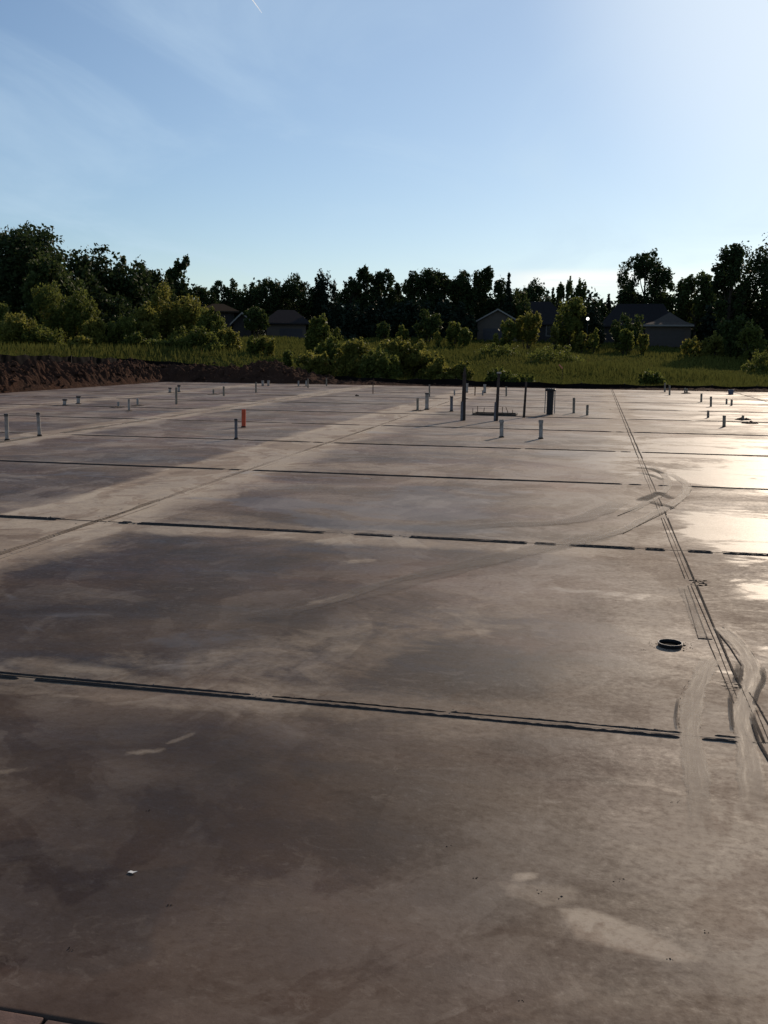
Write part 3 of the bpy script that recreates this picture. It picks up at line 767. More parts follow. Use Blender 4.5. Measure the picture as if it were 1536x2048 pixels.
GT = 'trees of the dark tree line behind the field'
def T(px, yt, w, D, kind, label, mat=mleaf, n=6500, **k):
    if w < 80 and kind in ('airy', 'round', 'tall') and px != 361: w *= 1.32; n = int(n*1.35)
    k.setdefault('leaf', .26); n = int(n*1.2)
    return plant('tree', 'crown', px, yt, w, D, kind, mat, label, 'tree', GT, n=n, **k)
# px, top y, width, distance
T(50, 443, 215, 78, 'tall', 'largest dark tree at the left edge of the photo, its crown reaching highest there', n=20000, leaf=.27, z0f=.05)
T(-60, 470, 150, 80, 'tall', 'dark tree cut by the left photo edge beside the largest one', n=9000, leaf=.28, z0f=.05)
T(100, 500, 130, 72, 'bushy', 'lower round leafy tree in front of the largest left tree', mleaf2, n=13000, leaf=.25, z0f=.03)
T(170, 488, 120, 80, 'round', 'tree with a rounded shoulder just right of the largest left tree', n=7500, z0f=.05)
T(240, 508, 150, 82, 'spiky', 'bushy tree with a spiky upright top right of the tall left group', n=11000, leaf=.3, z0f=.02)
T(290, 528, 105, 86, 'round', 'round dark tree at the right end of the left group, before the slim one', n=7500, z0f=.03)
T(200, 560, 150, 76, 'bushy', 'wide black-green bushy tree low in the left group', n=8000, z0f=.0)
T(361, 511, 44, 92, 'tall', 'slim upright tree standing clear above the left shrubs', n=4200, leaf=.32, z0f=.2)
T(331, 548, 26, 90, 'round', 'small pale-topped tree tucked left of the slim upright one', n=2200, leaf=.3)
T(405, 566, 50, 118, 'airy', 'thin small tree right of the slim upright one', n=3200)
T(437, 560, 30, 122, 'airy', 'narrow tree over the left house roof', n=2600)
T(466, 558, 34, 122, 'tall', 'narrow rounded tree right of the left house roof', n=3200)
T(500, 566, 44, 124, 'airy', 'loose low tree between two narrow ones and the broad group', n=3000)
T(532, 552, 50, 122, 'round', 'left one of the broad group above the low grey house', n=5200)
T(585, 546, 62, 124, 'round', 'middle and highest tree above the low grey house', n=6500)
T(565, 580, 74, 130, 'bushy', 'softer dome-shaped tree just above the low grey roof', mleaf2, n=5000)
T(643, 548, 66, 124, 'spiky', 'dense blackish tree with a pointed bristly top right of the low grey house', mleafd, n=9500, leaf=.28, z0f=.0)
T(702, 552, 44, 118, 'airy', 'tree with ragged top right of the bristly dense one', n=4400)
T(732, 530, 46, 120, 'airy', 'tall leafy tree near the photo centre with sky showing through', n=5600)
T(768, 536, 44, 120, 'airy', 'slightly lower twin right of the tall see-through tree', n=4800)
T(803, 560, 44, 122, 'airy', 'small loose tree in the dip of the tree line', n=3400)
T(848, 534, 56, 118, 'round', 'left one of the dense clump right of the centre dip', n=7000)
T(882, 537, 54, 120, 'round', 'middle tree of the dense clump right of centre', n=7000)
T(924, 540, 48, 118, 'round', 'right one of the dense clump before the gap of sky', n=6500)
T(970, 531, 40, 120, 'tall', 'narrow tree right of the sky gap above the gabled garage', n=4600, leaf=.3)
T(1003, 552, 26, 122, 'tall', 'thin tree just left of the pointed conifer', n=2400, leaf=.28)
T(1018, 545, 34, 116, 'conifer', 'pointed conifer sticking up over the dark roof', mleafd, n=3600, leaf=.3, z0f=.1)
T(1068, 556, 66, 128, 'round', 'round-topped tree behind the big dark roof', n=7000)
T(1036, 575, 60, 118, 'bushy', 'low leafy tree pressed against the left end of the big roof', mleaf2, n=4500)
T(1116, 562, 34, 126, 'feather', 'feathery thin tree right of the round-topped one', mleaf2, n=2400, leaf=.28)
T(1152, 556, 50, 124, 'feather', 'wispy feathery tree against the white cloud', mleaf2, n=3000, leaf=.28)
T(1192, 594, 38, 126, 'round', 'short tree in the low gap left of the big airy tree', n=2800)
T(1218, 588, 24, 128, 'conifer', 'tiny pointed conifer in the low gap of the tree line', mleafd, n=1400, leaf=.3)
T(1293, 503, 104, 122, 'airy', 'big airy tree with sky through its crown behind the right house', n=12500, leaf=.27, z0f=.30)
T(1255, 575, 60, 126, 'bushy', 'leafy tree under the left side of the big airy crown', mleaf2, n=4200)
T(1362, 556, 40, 120, 'airy', 'reddish loose tree between the big airy one and its right neighbour', mleaf2, n=3000)
T(1396, 542, 56, 118, 'airy', 'rounded leafy tree right of the big airy one', mleaf2, n=5200, leaf=.3)
T(1432, 556, 46, 120, 'airy', 'lighter see-through tree before the tall right-hand group', mleaf2, n=3600, leaf=.3)
T(1540, 466, 180, 104, 'tall', 'tall tree cut by the right photo edge', n=17000, leaf=.30, z0f=.04)
T(1468, 485, 62, 100, 'airy', 'ragged leaning branchy tree on the left flank of the tall right tree', n=5000, leaf=.3, z0f=.08)
T(1492, 560, 105, 106, 'bushy', 'dark lower tree at the foot of the tall right tree', n=7500, z0f=.0)
# dim second row that closes the line under the crowns
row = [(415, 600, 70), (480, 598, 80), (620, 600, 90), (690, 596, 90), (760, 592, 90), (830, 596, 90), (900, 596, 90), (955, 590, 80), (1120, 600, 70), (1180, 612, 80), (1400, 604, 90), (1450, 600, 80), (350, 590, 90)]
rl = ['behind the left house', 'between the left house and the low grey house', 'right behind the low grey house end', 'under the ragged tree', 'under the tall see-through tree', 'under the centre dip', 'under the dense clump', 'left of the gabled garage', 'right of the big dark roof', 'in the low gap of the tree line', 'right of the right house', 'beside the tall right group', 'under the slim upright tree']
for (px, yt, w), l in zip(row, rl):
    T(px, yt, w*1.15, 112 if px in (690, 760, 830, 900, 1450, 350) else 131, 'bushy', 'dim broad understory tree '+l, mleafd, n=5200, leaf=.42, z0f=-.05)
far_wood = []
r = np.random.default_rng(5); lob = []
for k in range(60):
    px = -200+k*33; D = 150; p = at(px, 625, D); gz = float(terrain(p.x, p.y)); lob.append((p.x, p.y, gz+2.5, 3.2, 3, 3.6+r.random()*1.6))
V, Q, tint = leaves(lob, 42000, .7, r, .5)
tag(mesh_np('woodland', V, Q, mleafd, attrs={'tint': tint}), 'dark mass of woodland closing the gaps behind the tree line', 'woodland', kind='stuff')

# shrubs
GS = 'green shrubs growing in the field'
def Sh(px, yt, w, D, label, mat=mshrub, n=4500, leaf=.14, kind='bushy', **k):
    n = int(n*1.45)
    if px < 480: D += 5.5
    return plant('shrub', 'foliage', px, yt, w, D, kind, mat, label, 'shrub', GS, n=n, leaf=leaf, z0f=.0, trunkr=.05, part2='stem', **k)
Sh(-10, 600, 90, 60, 'green and reddish shrub at the left photo edge', mshrub, 6500)
Sh(30, 625, 80, 57, 'low reddish-tipped shrub near the left photo edge', mshrub2, 5000)
Sh(108, 573, 84, 62, 'tall dark green shrub left of the arching one', mshrub, 9000, kind='tall')
Sh(75, 640, 90, 57, 'low green shrub at the foot of the tall dark one', mshrub, 5000)
Sh(163, 585, 62, 61, 'arching green shrub leaning right over a dark hollow', mshrub, 5500, kind='tall')
Sh(188, 640, 44, 56, 'bright yellow-green shrub below the arching one', mshrub2, 4200, kind='tall')
Sh(160, 672, 50, 54, 'small low yellow shrub at the edge of the grass left', mshrub2, 2600)
Sh(248, 632, 70, 57, 'round shrub left of the highest yellow-green one', mshrub, 6000)
Sh(288, 612, 50, 58, 'green shrub with bright rim beside the highest yellow-green one', mshrub2, 5200, kind='tall')
Sh(322, 573, 58, 60, 'highest yellow-green pointed shrub of the left field', mshrub2, 7500, kind='tall')
Sh(372, 597, 84, 60, 'broad yellow-green shrub with reddish tips right of the pointed one', mshrub2, 10000)
Sh(418, 618, 74, 58, 'rounded green shrub in front of the left house', mshrub, 7500)
Sh(300, 665, 120, 56, 'wide low shadowed shrub at the foot of the pointed one', mshrub, 6500)
Sh(390, 655, 100, 55, 'dark-bellied low shrub under the broad yellow-green one', mshrub, 6000)
Sh(455, 655, 50, 56, 'last small shrub at the right end of the left thicket', mshrub2, 3800)
Sh(508, 675, 26, 60, 'lone small bush left of two low ones in the grass', mshrub, 1500, kind='tall')
Sh(534, 675, 28, 60, 'lone little bush standing in the open grass', mshrub2, 1700, kind='tall')
Sh(575, 700, 26, 56, 'sprig of a shrub just left of the centre thicket', mshrub, 1400, kind='tall')
Sh(634, 628, 46, 62, 'upright green young tree-like shrub left of the centre thicket', mshrub, 4200, leaf=.19, kind='tall')
Sh(672, 652, 36, 64, 'small round shrub right of the upright one', mshrub, 2400)
Sh(630, 700, 80, 53, 'low green shrub at the left front of the centre thicket', mshrub2, 5500)
Sh(662, 668, 70, 56, 'left dome of the centre thicket', mshrub, 6500)
Sh(712, 672, 90, 54, 'second dome of the centre thicket', mshrub2, 9000)
Sh(760, 688, 80, 52, 'shadowed front shrub in the middle of the centre thicket', mshrub, 6500)
Sh(790, 672, 90, 54, 'yellow-green shrub in the middle of the centre thicket', mshrub2, 9000)
Sh(838, 675, 90, 54, 'rounded right dome of the centre thicket', mshrub2, 9000)
Sh(880, 712, 60, 52, 'low right end of the centre thicket', mshrub2, 4500)
Sh(925, 722, 44, 52, 'small bright bush right of the centre thicket', mshrub2, 2800)
Sh(1000, 733, 56, 51, 'low dark bush behind the second tall post', mshrub, 2800)
Sh(1040, 745, 70, 50, 'flat scrubby bush right of the second tall post', mshrub, 2200)
Sh(1305, 740, 50, 53, 'low weedy bush in the right field near the fence', mshrub, 2200)
Sh(1110, 690, 110, 78, 'long low dark bush in the middle of the field', mshrub, 2600)
Sh(1000, 688, 80, 84, 'flat dark weedy patch of bush below the gabled garage', mshrub, 1800)
Sh(1530, 700, 70, 72, 'low dark bush at the right photo edge', mshrub, 2400)
GY = 'yard trees and bushes near the houses'
def Yd(px, yt, w, label, D=100, mat=mshrub, n=2600, kind='round', z0f=.05, leaf=.26):
    return plant('bush', 'foliage', px, yt, w, D, kind, mat, label, 'bush', GY, n=n, leaf=leaf, z0f=z0f, trunkr=.06, part2='stem')
Yd(510, 620, 50, 'small round tree with pale trunk between the two left houses', 98, mleaf2, 3600, z0f=.3)
Yd(856, 622, 46, 'round dark bush left of the gabled garage', 100, mleaf2, 3600)
Yd(805, 652, 22, 'small pale bush at the foot of the tree line', 98, mshrub, 900)
Yd(768, 645, 26, 'dim small bush left of the pale one', 102, mleaf2, 1000)
Yd(909, 645, 30, 'leafy bush between the round dark one and the garage', 97, mshrub, 1500)
Yd(930, 658, 26, 'low bush just left of the gabled garage', 96, mshrub, 1100)
Yd(877, 664, 16, 'tiny yellow bush below the round dark one', 95, mshrub2, 500)
Yd(993, 668, 14, 'tiny bush before the garage door of the gabled garage', 94, mshrub2, 400)
Yd(1016, 640, 34, 'pale feathery bush at the right corner of the gabled garage', 96, mshrub, 1700)
Yd(1056, 627, 48, 'bright rounded yard tree right of the gabled garage', 97, mshrub2, 3600, z0f=.22)
Yd(1109, 652, 18, 'slim pale sapling before the big dark roof', 95, mshrub2, 600)
Yd(1142, 602, 56, 'tall yellow-green yard tree right of the big dark roof', 98, mshrub, 5200, 'tall', .0)
Yd(1165, 665, 20, 'small bright bush under the tall yellow-green yard tree', 94, mshrub2, 700)
Yd(1190, 616, 50, 'smooth round ball-shaped dark tree', 99, mleafd, 6500, 'round', .0, .2)
Yd(1188, 660, 18, 'little pale sapling before the ball-shaped tree', 94, mshrub, 500)
Yd(1256, 630, 54, 'dark rounded bush left of the right garage', 97, mleaf2, 4200)
Yd(1252, 660, 26, 'paler small bush in front of the dark rounded one', 93, mshrub, 1200)
Yd(1287, 670, 20, 'yellowish bush at the left corner of the right garage', 92, mshrub2, 700)
Yd(1384, 676, 34, 'low yellowish weeds at the right corner of the right garage', 92, mshrub2, 900, 'bushy')
Yd(1430, 665, 44, 'bright green bush right of the right garage', 92, mshrub2, 1700, 'bushy')
Yd(1476, 635, 50, 'dim round bush under the tall right trees', 90, mleaf2, 3200)
Yd(1507, 648, 44, 'rounded lighter bush near the right photo edge', 86, mshrub, 2600)

# grass: real blades, denser near
r = np.random.default_rng(11); N = 150000
az = np.radians(r.uniform(-37, 14, N)); D = 46*np.exp(r.random(N)*math.log(135/46))
X = D*np.sin(az); Y = D*np.cos(az)
ds = np.hypot(np.maximum(np.maximum(SX0-X, X-SX1), 0), np.maximum(Y-SY1, 0))
k = ds > np.interp(X, [-13, -8, 0, 3], [4.7, 2.0, 2.0, 2.8])+.4*np.abs(np.sin(X*1.3)); X, Y, D = X[k], Y[k], D[k]; N = len(X)
Z = terrain(X, Y); hgt = r.uniform(.10, .38, N)*(.55+.9*(np.sin(X*.35+2*np.sin(Y*.2))*.5+.5)); wd = r.uniform(.03, .08, N)*(D/60)
a = r.random(N)*3.14; lx = r.normal(0, .10, N); ly = r.normal(0, .10, N)
V = np.stack([np.stack([X-np.cos(a)*wd, Y-np.sin(a)*wd, Z-.03], 1), np.stack([X+np.cos(a)*wd, Y+np.sin(a)*wd, Z-.03], 1), np.stack([X+lx, Y+ly, Z+hgt], 1)], 1).reshape(-1, 3)
tint = np.clip(.5*r.random(N)+.35*(np.sin(X*.12+1.5*np.sin(Y*.09))*.5+.5)+.2*(r.random(N) > .93), 0, 1)
grass = mesh_np('grass', V, np.arange(N*3).reshape(N, 3), mgrass, attrs={'tint': np.repeat(tint, 3)})
tag(grass, 'rough green meadow grass covering the field', 'grass', kind='stuff')

# ------------------------------------------------------------------ houses
mwall = simple('grey_siding', (.115, .092, .076), .8, .2, .15, 3)
mwall2 = simple('tan_siding', (.04, .034, .032), .8, .2, .15, 3)
mroof = simple('dark_shingles', (.030, .026, .026), .9, .05, .3, 6)
mroofg = simple('grey_shingles', (.042, .037, .036), 1.0, .0, .3, 6)
mtrim = simple('pale_trim', (.26, .24, .22), .7, .3, .1, 3)
mdoor = simple('garage_door_paint', (.085, .070, .062), .7, .3, .1, 3)
mdoord = simple('dark_garage_door', (.05, .045, .05), .6, .3, .1, 3)
def house_root(px, D, label):
    p = at(px, 690, D); gz = float(terrain(p.x, p.y)); az = math.atan2(p.x, p.y)
    return empty('house', (p.x, p.y, gz), label, 'house', 'houses beyond the field', rz=-az), gz, D/F, p
def zof(px, py, D, gz): return at(px, py, D).z-gz
def gable(mbr, mbw, x0, x1, y0, y1, ze, zr, over=.35, th=.14):
    """ridge along y; wall triangles front/back in mbw"""
    xc = (x0+x1)/2
    for s, xe in ((-1, x0-over), (1, x1+over)):
        zz = ze-over*(zr-ze)/((x1-x0)/2)
        a = [(xe, y0-over, zz), (xc, y0-over, zr), (xc, y1+over, zr), (xe, y1+over, zz)]
        v = a+[(p[0], p[1], p[2]-th) for p in a]
        mbr.add(v, [(0, 1, 2, 3), (7, 6, 5, 4), (0, 4, 5, 1), (1, 5, 6, 2), (2, 6, 7, 3), (3, 7, 4, 0)])
    for yy in (y0, y1): mbw.add([(x0, yy, ze-.02), (x1, yy, ze-.02), (xc, yy, zr-th-.03)], [(0, 1, 2)])
def hip(mb, x0, x1, y0, y1, ze, zr, inset, over=.4, th=.15):
    X0, X1, Y0, Y1 = x0-over, x1+over, y0-over, y1+over; yc = (Y0+Y1)/2
    v = [(X0, Y0, ze), (X1, Y0, ze), (X1, Y1, ze), (X0, Y1, ze), (X0+inset, yc, zr), (X1-inset, yc, zr)]
    v += [(X0, Y0, ze-th), (X1, Y0, ze-th), (X1, Y1, ze-th), (X0, Y1, ze-th)]
    mb.add(v, [(0, 1, 5, 4), (1, 2, 5), (2, 3, 4, 5), (3, 0, 4), (6, 9, 8, 7), (0, 6, 7, 1), (1, 7, 8, 2), (2, 8, 9, 3), (3, 9, 6, 0)])
def door(parent, x0, x1, z1, y, mat):
    mb = MB(); mb.box(x0, x1, y-.03, y+.05, 0, z1)
    for k in range(1, 4):
        zz = z1*k/4; mb.box(x0+.05, x1-.05, y-.045, y-.031, zz-.02, zz+.02)
    mb.build('garage_door', mat, parent)
def window(parent, x0, x1, z0, z1, y):
    mb = MB(); mb.box(x0, x1, y-.04, y+.03, z0, z1); w = mb.build('window', mtrim, parent)
    mb = MB(); mb.box(x0+.07, x1-.07, y-.055, y-.041, z0+.07, z1-.07); mb.build('pane', mglass, w)

# gabled garage house
D = 115; rt_, gz, s, p = house_root(998, D, 'house with a pale gabled garage and big dark hip roof, right of centre')
z = lambda py: zof(998, py, D, gz)
x = lambda q: (q-998)*s
W = MB(); W.box(x(955), x(1033), 0, 6, -1, z(642)); R = MB(); gable(R, W, x(955), x(1033), 0, 6, z(642), z(618))
W.build('wall', mwall, rt_); R.build('roof', mroofg, rt_)
door(rt_, x(966), x(1003), z(657), -.02, mdoord)
T2 = MB()
for sg in (-1, 1):
    xa = x(994)+sg*(x(1033)-x(955)+.7)/2*0; 
    x1_ = x(994); xe = x(994)+sg*((x(1033)-x(955))/2+.35); ze = z(642)-.12
    T2.add([(xe, -.42, ze-.13), (x1_, -.42, z(618)-.13), (x1_, -.42, z(618)+.04), (xe, -.42, ze+.04), (xe, -.37, ze-.13), (x1_, -.37, z(618)-.13), (x1_, -.37, z(618)+.04), (xe, -.37, ze+.04)],
           [(0, 1, 2, 3), (7, 6, 5, 4), (0, 4, 5, 1), (3, 2, 6, 7)])
T2.build('gable_trim', mtrim, rt_)
W = MB(); W.box(x(1000), x(1128), 3.0, 13, -1, z(646)-.2); W.build('wall', mwall2, rt_)
R = MB(); hip(R, x(992), x(1132), 2.9, 13.4, z(646), z(603)+.4, 2.2); R.build('roof', mroof, rt_)
window(rt_, x(1060), x(1076), .9, 2.2, 2.98); window(rt_, x(1090), x(1104), .9, 2.2, 2.98)

# right garage house
D = 108; rt_, gz, s, p = house_root(1336, D, 'house with a hip-roofed grey garage at the right side')
z = lambda py: zof(1336, py, D, gz); x = lambda q: (q-1336)*s
W = MB(); W.box(x(1293), x(1376), 0, 6, -1, z(650)); W.build('wall', mwall, rt_)
R = MB(); X0, X1 = x(1289), x(1381); zr = z(622); ze = z(649)
pr = [(1.0, 0.0), (.66, .22), (.34, .58), (0.0, 1.0)]
vs = []; fs = []
for t, hh in pr:
    for q in ((X0*t, 3-3.5*t), (X1*t, 3-3.5*t), (X1*t, 3+3.5*t), (X0*t, 3+3.5*t)): vs.append((q[0], q[1], ze+(zr-ze)*hh))
for i in range(3):
    for k in range(4): fs.append((i*4+k, i*4+(k+1) % 4, i*4+4+(k+1) % 4, i*4+4+k))
R.add(vs, fs); R.box(X0, X1, -.5, 6.5, ze-.16, ze-.005); R.build('roof', simple('grey_brown_shingles', (.105, .088, .075), .95, .02, .3, 6), rt_)
door(rt_, x(1302), x(1365), z(661), -.02, mdoor)
T2 = MB(); T2.box(x(1289), x(1381), -.53, -.50, ze-.2, ze-.02); T2.build('fascia', mtrim, rt_)
W = MB(); W.box(x(1212), x(1350), 4, 14, -1, z(650)); W.build('wall', mwall2, rt_)
R = MB(); hip(R, x(1210), x(1344), 3.9, 14.3, z(650), z(605)+.3, 1.6); R.build('roof', mroof, rt_)
window(rt_, x(1232), x(1246), .9, 2.2, 3.97)
# glowing globe and pole added for a bright dot of unknown source
lp = at(1175.5, 637.5, 96); lz = float(terrain(lp.x, lp.y))
yl = empty('bright_globe', (lp.x, lp.y, lz), 'small bright white dot before the ball-shaped dark tree', 'lamp')
mb = MB(); mb.tube([(0, 0, -.2), (0, 0, lp.z-lz-.12)], [.04, .03], 8); mb.build('pole', mblack, yl)
ml, nt = new_mat('globe_glow'); b = NB(nt); b.out(b.n('ShaderNodeEmission', ins={0: C(1, .97, .9), 1: 6.0}).outputs[0])
mb = MB(); mb.lathe([(.001, lp.z-lz-.13), (.09, lp.z-lz-.10), (.13, lp.z-lz), (.09, lp.z-lz+.10), (.001, lp.z-lz+.13)], 12); mb.build('globe', ml, yl, smooth=True)

# low grey house
D = 108; rt_, gz, s, p = house_root(575, D, 'low grey house with a long roof left of centre')
z = lambda py: zof(575, py, D, gz); x = lambda q: (q-575)*s
W = MB(); W.box(x(535), x(611), 0, 8, -1, z(646)); W.build('wall', mwall, rt_)
R = MB(); hip(R, x(533), x(613), 0, 8, z(646), z(617), 1.8, .5); R.build('roof', mroofg, rt_)
door(rt_, x(560), x(604), z(657), -.02, mdoord)
# left house
D = 104; rt_, gz, s, p = house_root(450, D, 'house with a brown roof half hidden behind the left thicket')
z = lambda py: zof(450, py, D, gz); x = lambda q: (q-450)*s
W = MB(); W.box(x(408), x(468), 0, 9, -1, z(623)); W.build('wall', mwall2, rt_)
R = MB(); hip(R, x(406), x(470), 0, 9, z(622), z(604), 1.6, .45); R.build('roof', simple('brown_shingles', (.055, .043, .032), 1.0, .0), rt_)
W = MB(); W.box(x(466), x(500), -1.2, 5, -1, z(645)); R = MB(); gable(R, W, x(466), x(500), -1.2, 5, z(645), z(625)); W.build('wall', mwall2, rt_); R.build('roof', mroof, rt_)
T2 = MB()
for xe in (x(466)-.35, x(500)+.35):
    x1_ = x(483); ze = z(645)-.2; zt = z(625)
    T2.add([(xe, -1.62, ze-.14), (x1_, -1.62, zt-.14), (x1_, -1.62, zt+.04), (xe, -1.62, ze+.04), (xe, -1.57, ze-.14), (x1_, -1.57, zt-.14), (x1_, -1.57, zt+.04), (xe, -1.57, ze+.04)], [(0, 1, 2, 3), (7, 6, 5, 4), (0, 4, 5, 1), (3, 2, 6, 7)])
T2.build('gable_trim', mtrim, rt_)

# ------------------------------------------------------------------ pipes
GP = 'pipes and conduits standing out of the slab'
def pipe(bx, by, tx, ty, w, kind, label, name='pipe', cat='pipe', mat=None):
    B = G(bx, by); D = math.hypot(B.x, B.y); s = math.dist((B.x, B.y, CH), (0, 0, 0)) if 0 else math.hypot(D, CH)
    Tt = at(tx, ty, D); h = max(.04, Tt.z); lean = ((Tt.x-B.x)/h, (Tt.y-B.y)/h); r = w/2/F*s
    mat = mat or mpvc
    small = w < 4.6 and kind == 'plain'
    prof = [(r, -.02), (r, h), (r*.80, h), (r*.80, -.01)]
    if small:
        mb = MB(); mb.lathe(prof, 12, shear=lean); o = mb.build(name, mat, smooth=True, loc=(B.x, B.y, 0)); return tag(o, label, cat, GP)
    root = empty(name, (B.x, B.y, 0), label, cat, GP)
    if kind == 'capped':      # dark rubber cap over the top
        ch = max(.03, h*.07)
        mb = MB(); mb.lathe([(r*.86, -.02), (r*.86, h-ch*.4), (r*.7, h-ch*.4), (r*.7, -.01)], 20, shear=lean); mb.build('shaft', mat, root, smooth=True)
        mb = MB(); mb.lathe([(r*.865, h-ch), (r*1.06, h-ch), (r*1.06, h-ch*.25), (r*.95, h), (.001, h+.004)], 20, shear=lean); mb.build('cap', mcap, root, smooth=True)
        mb = MB(); mb.lathe([(r*.875, h-ch*1.5), (r*.95, h-ch*1.5), (r*.95, h-ch*1.3), (r*.875, h-ch*1.3)], 20, shear=lean); mb.build('clamp', mcap, root, smooth=True)
    elif kind == 'hub':       # pale pipe with a wider pale hub at its top
        hh = min(.06, h*.16)
        mb = MB(); mb.lathe([(r*.86, -.02), (r*.86, h-hh), (r*.7, h-hh), (r*.7, -.01)], 20, shear=lean); mb.build('shaft', mat, root, smooth=True)
        mb = MB(); mb.lathe([(r*.87, h-hh), (r*1.08, h-hh+.004), (r*1.08, h), (r*.88, h), (r*.88, h-hh)], 20, shear=lean); mb.build('hub', mat, root, smooth=True)
    elif kind == 'stub':      # short wide stub with broad dark lid
        ch = h*.22
        mb = MB(); mb.lathe([(r*.95, -.02), (r*.82, .01), (r*.82, h-ch), (r*.7, h-ch), (r*.7, -.01)], 20, shear=lean); mb.build('shaft', mat, root, smooth=True)
        mb = MB(); mb.lathe([(r*.83, h-ch), (r*1.08, h-ch), (r*1.08, h-.004), (r*.9, h), (.001, h)], 20, shear=lean); mb.build('lid', mcap, root, smooth=True)
    else:
        mb = MB(); mb.lathe(prof, 20, shear=lean); mb.build('shaft', mat, root, smooth=True)
    # wrap of dark mud where it leaves the concrete
    if w > 5:
        mb = MB(); mb.lathe([(r*1.35, -.004), (r*1.15, h*.03+.006), (r*1.0, h*.05+.01), (r*.6, h*.05+.008)], 14, shear=lean); mb.build('mud_collar', mmud, root, smooth=True)
    return root
pipe(14.5, 881, 12.5, 827.6, 8.2, 'capped', 'dark-capped white pipe nearest the left photo edge, leaning slightly')
pipe(79.4, 872, 76, 825, 7.6, 'capped', 'dark-capped white pipe right of the one at the left edge')
pipe(129.7, 810.4, 129.7, 798, 8.6, 'stub', 'left one of two short fat capped stubs at the left')
pipe(157, 807.5, 157, 792, 8.6, 'stub', 'right and taller one of two short fat capped stubs at the left')
pipe(237, 814.6, 237, 803.4, 4.8, 'plain', 'left short white stub of three in the muddy spot')
pipe(258.3, 820.6, 257.8, 798, 4.2, 'plain', 'middle and tallest white pipe of three at the muddy spot')
pipe(275.5, 810.7, 275.3, 796.5, 4.4, 'plain', 'right white stub of three at the muddy spot')
pipe(352.9, 808.6, 352.6, 775, 4.6, 'plain', 'tall thin pipe in front of two dark-lidded stubs', mat=mtan)
pipe(340, 785.4, 340, 775, 6.6, 'stub', 'dark-lidded stub left behind the tall thin pipe')
pipe(358, 784, 358, 770, 6.2, 'stub', 'dark-lidded stub right behind the tall thin pipe')
pipe(426.9, 788.7, 426.9, 778.5, 3.6, 'plain', 'short stub in a dark mud patch, left of its taller neighbour', mat=mtan)
pipe(447.7, 791.6, 447.5, 772.8, 4.0, 'plain', 'taller tan pipe right of the stub in the mud patch', mat=mtan)
pipe(512, 784.8, 512, 764, 3.3, 'plain', 'thin dark conduit standing left of two far stubs', 'conduit', 'conduit', mat=mtan)
pipe(525.6, 771.5, 525.4, 761, 5, 'plain', 'left one of two short far stubs before the dirt bank')
pipe(536.8, 771.5, 537.2, 760.8, 4.8, 'plain', 'right leaning one of two short far stubs before the dirt bank')
pipe(597, 773.3, 597, 761, 3.2, 'plain', 'far stub left of a close pair before the dirt bank')
pipe(612.3, 771.8, 612.3, 761, 3.2, 'plain', 'shorter back one of the close far pair of stubs')
pipe(616, 775.7, 616, 757, 3.0, 'plain', 'taller front one of the close far pair of stubs', mat=mtan)
pipe(653, 771.8, 653, 755.6, 2.8, 'plain', 'single thin dark conduit at the far edge left of centre', 'conduit', 'conduit', mat=mtan)
pipe(745.9, 787.4, 746.2, 762, 1.8, 'plain', 'thin rusty steel rod standing alone left of centre', 'rebar', 'steel rod', mat=mrebar)
pipe(487.3, 854.6, 487.5, 818.6, 8.4, 'plain', 'bright orange pipe standing in the slab', mat=morange)
pipe(472.4, 878, 472.0, 837.4, 7.0, 'capped', 'blue-grey dark-capped pipe just left of the orange one', mat=mpvc2)
pipe(835.2, 821, 835.2, 797, 4.8, 'plain', 'thin stub left beside the thick capped pipe', mat=mtan)
pipe(853.7, 819.3, 854.2, 785.5, 8.4, 'capped', 'thick white capped pipe left of the first tall post')
pipe(858.9, 793, 858.9, 769, 3.2, 'plain', 'thin conduit rising behind the thick capped pipe', 'conduit', 'conduit', mat=mtan)
pipe(903, 823, 903.2, 792.5, 6.6, 'capped', 'slimmer capped pipe between the thick one and the first tall post', mat=mpvc2)
pipe(908.9, 790.7, 908.9, 780, 3.2, 'plain', 'small far stub just left of the first tall post')
pipe(933.6, 785.2, 934, 766.5, 5.2, 'plain', 'white far pipe peeking right of the first tall post')
pipe(949.8, 791.2, 950.4, 773, 2.2, 'plain', 'thin rod right behind the first tall post', 'rebar', 'steel rod', mat=mrebar)
pipe(965.4, 791.2, 965.4, 781, 3.2, 'plain', 'short stub before the white far pipe between the tall posts')
pipe(969.3, 786, 969.6, 768.5, 5.6, 'plain', 'wide white far pipe between the two tall posts')
pipe(1012.5, 792.5, 1012.5, 773, 3.2, 'plain', 'far tan pipe just right of the second tall post', mat=mtan)
pipe(1003.2, 875, 1003.2, 839.4, 8.8, 'hub', 'near white pipe with a wider rim, in front of the second tall post')
pipe(1081.6, 877.7, 1082, 840, 8.8, 'hub', 'near white pipe with a wider rim, in front of the black riser')
pipe(1147.4, 826.4, 1148, 795.6, 5.0, 'plain', 'taller tan pipe right of the black riser', mat=mtan)
pipe(1174.3, 830.8, 1175, 809.7, 4.9, 'plain', 'shorter tan pipe right of the taller one by the black riser', mat=mtan)
pipe(1329.5, 784, 1330, 766, 3.3, 'plain', 'left far one of two thin pipes right of the long joint', mat=mtan)
pipe(1339, 790, 1339.5, 771, 3.4, 'plain', 'right near one of two thin pipes right of the long joint', mat=mtan)
pipe(1369.6, 786.8, 1369.8, 776, 3.1, 'plain', 'left stub of a twin pair in a mud patch, far right', mat=mtan)
pipe(1373.8, 787, 1373.8, 777, 3.1, 'plain', 'right stub of a twin pair in a mud patch, far right', mat=mtan)
pipe(1402.4, 804.2, 1403, 786.8, 3.8, 'plain', 'pipe standing alone, farther one of two in the right bay', mat=mtan)
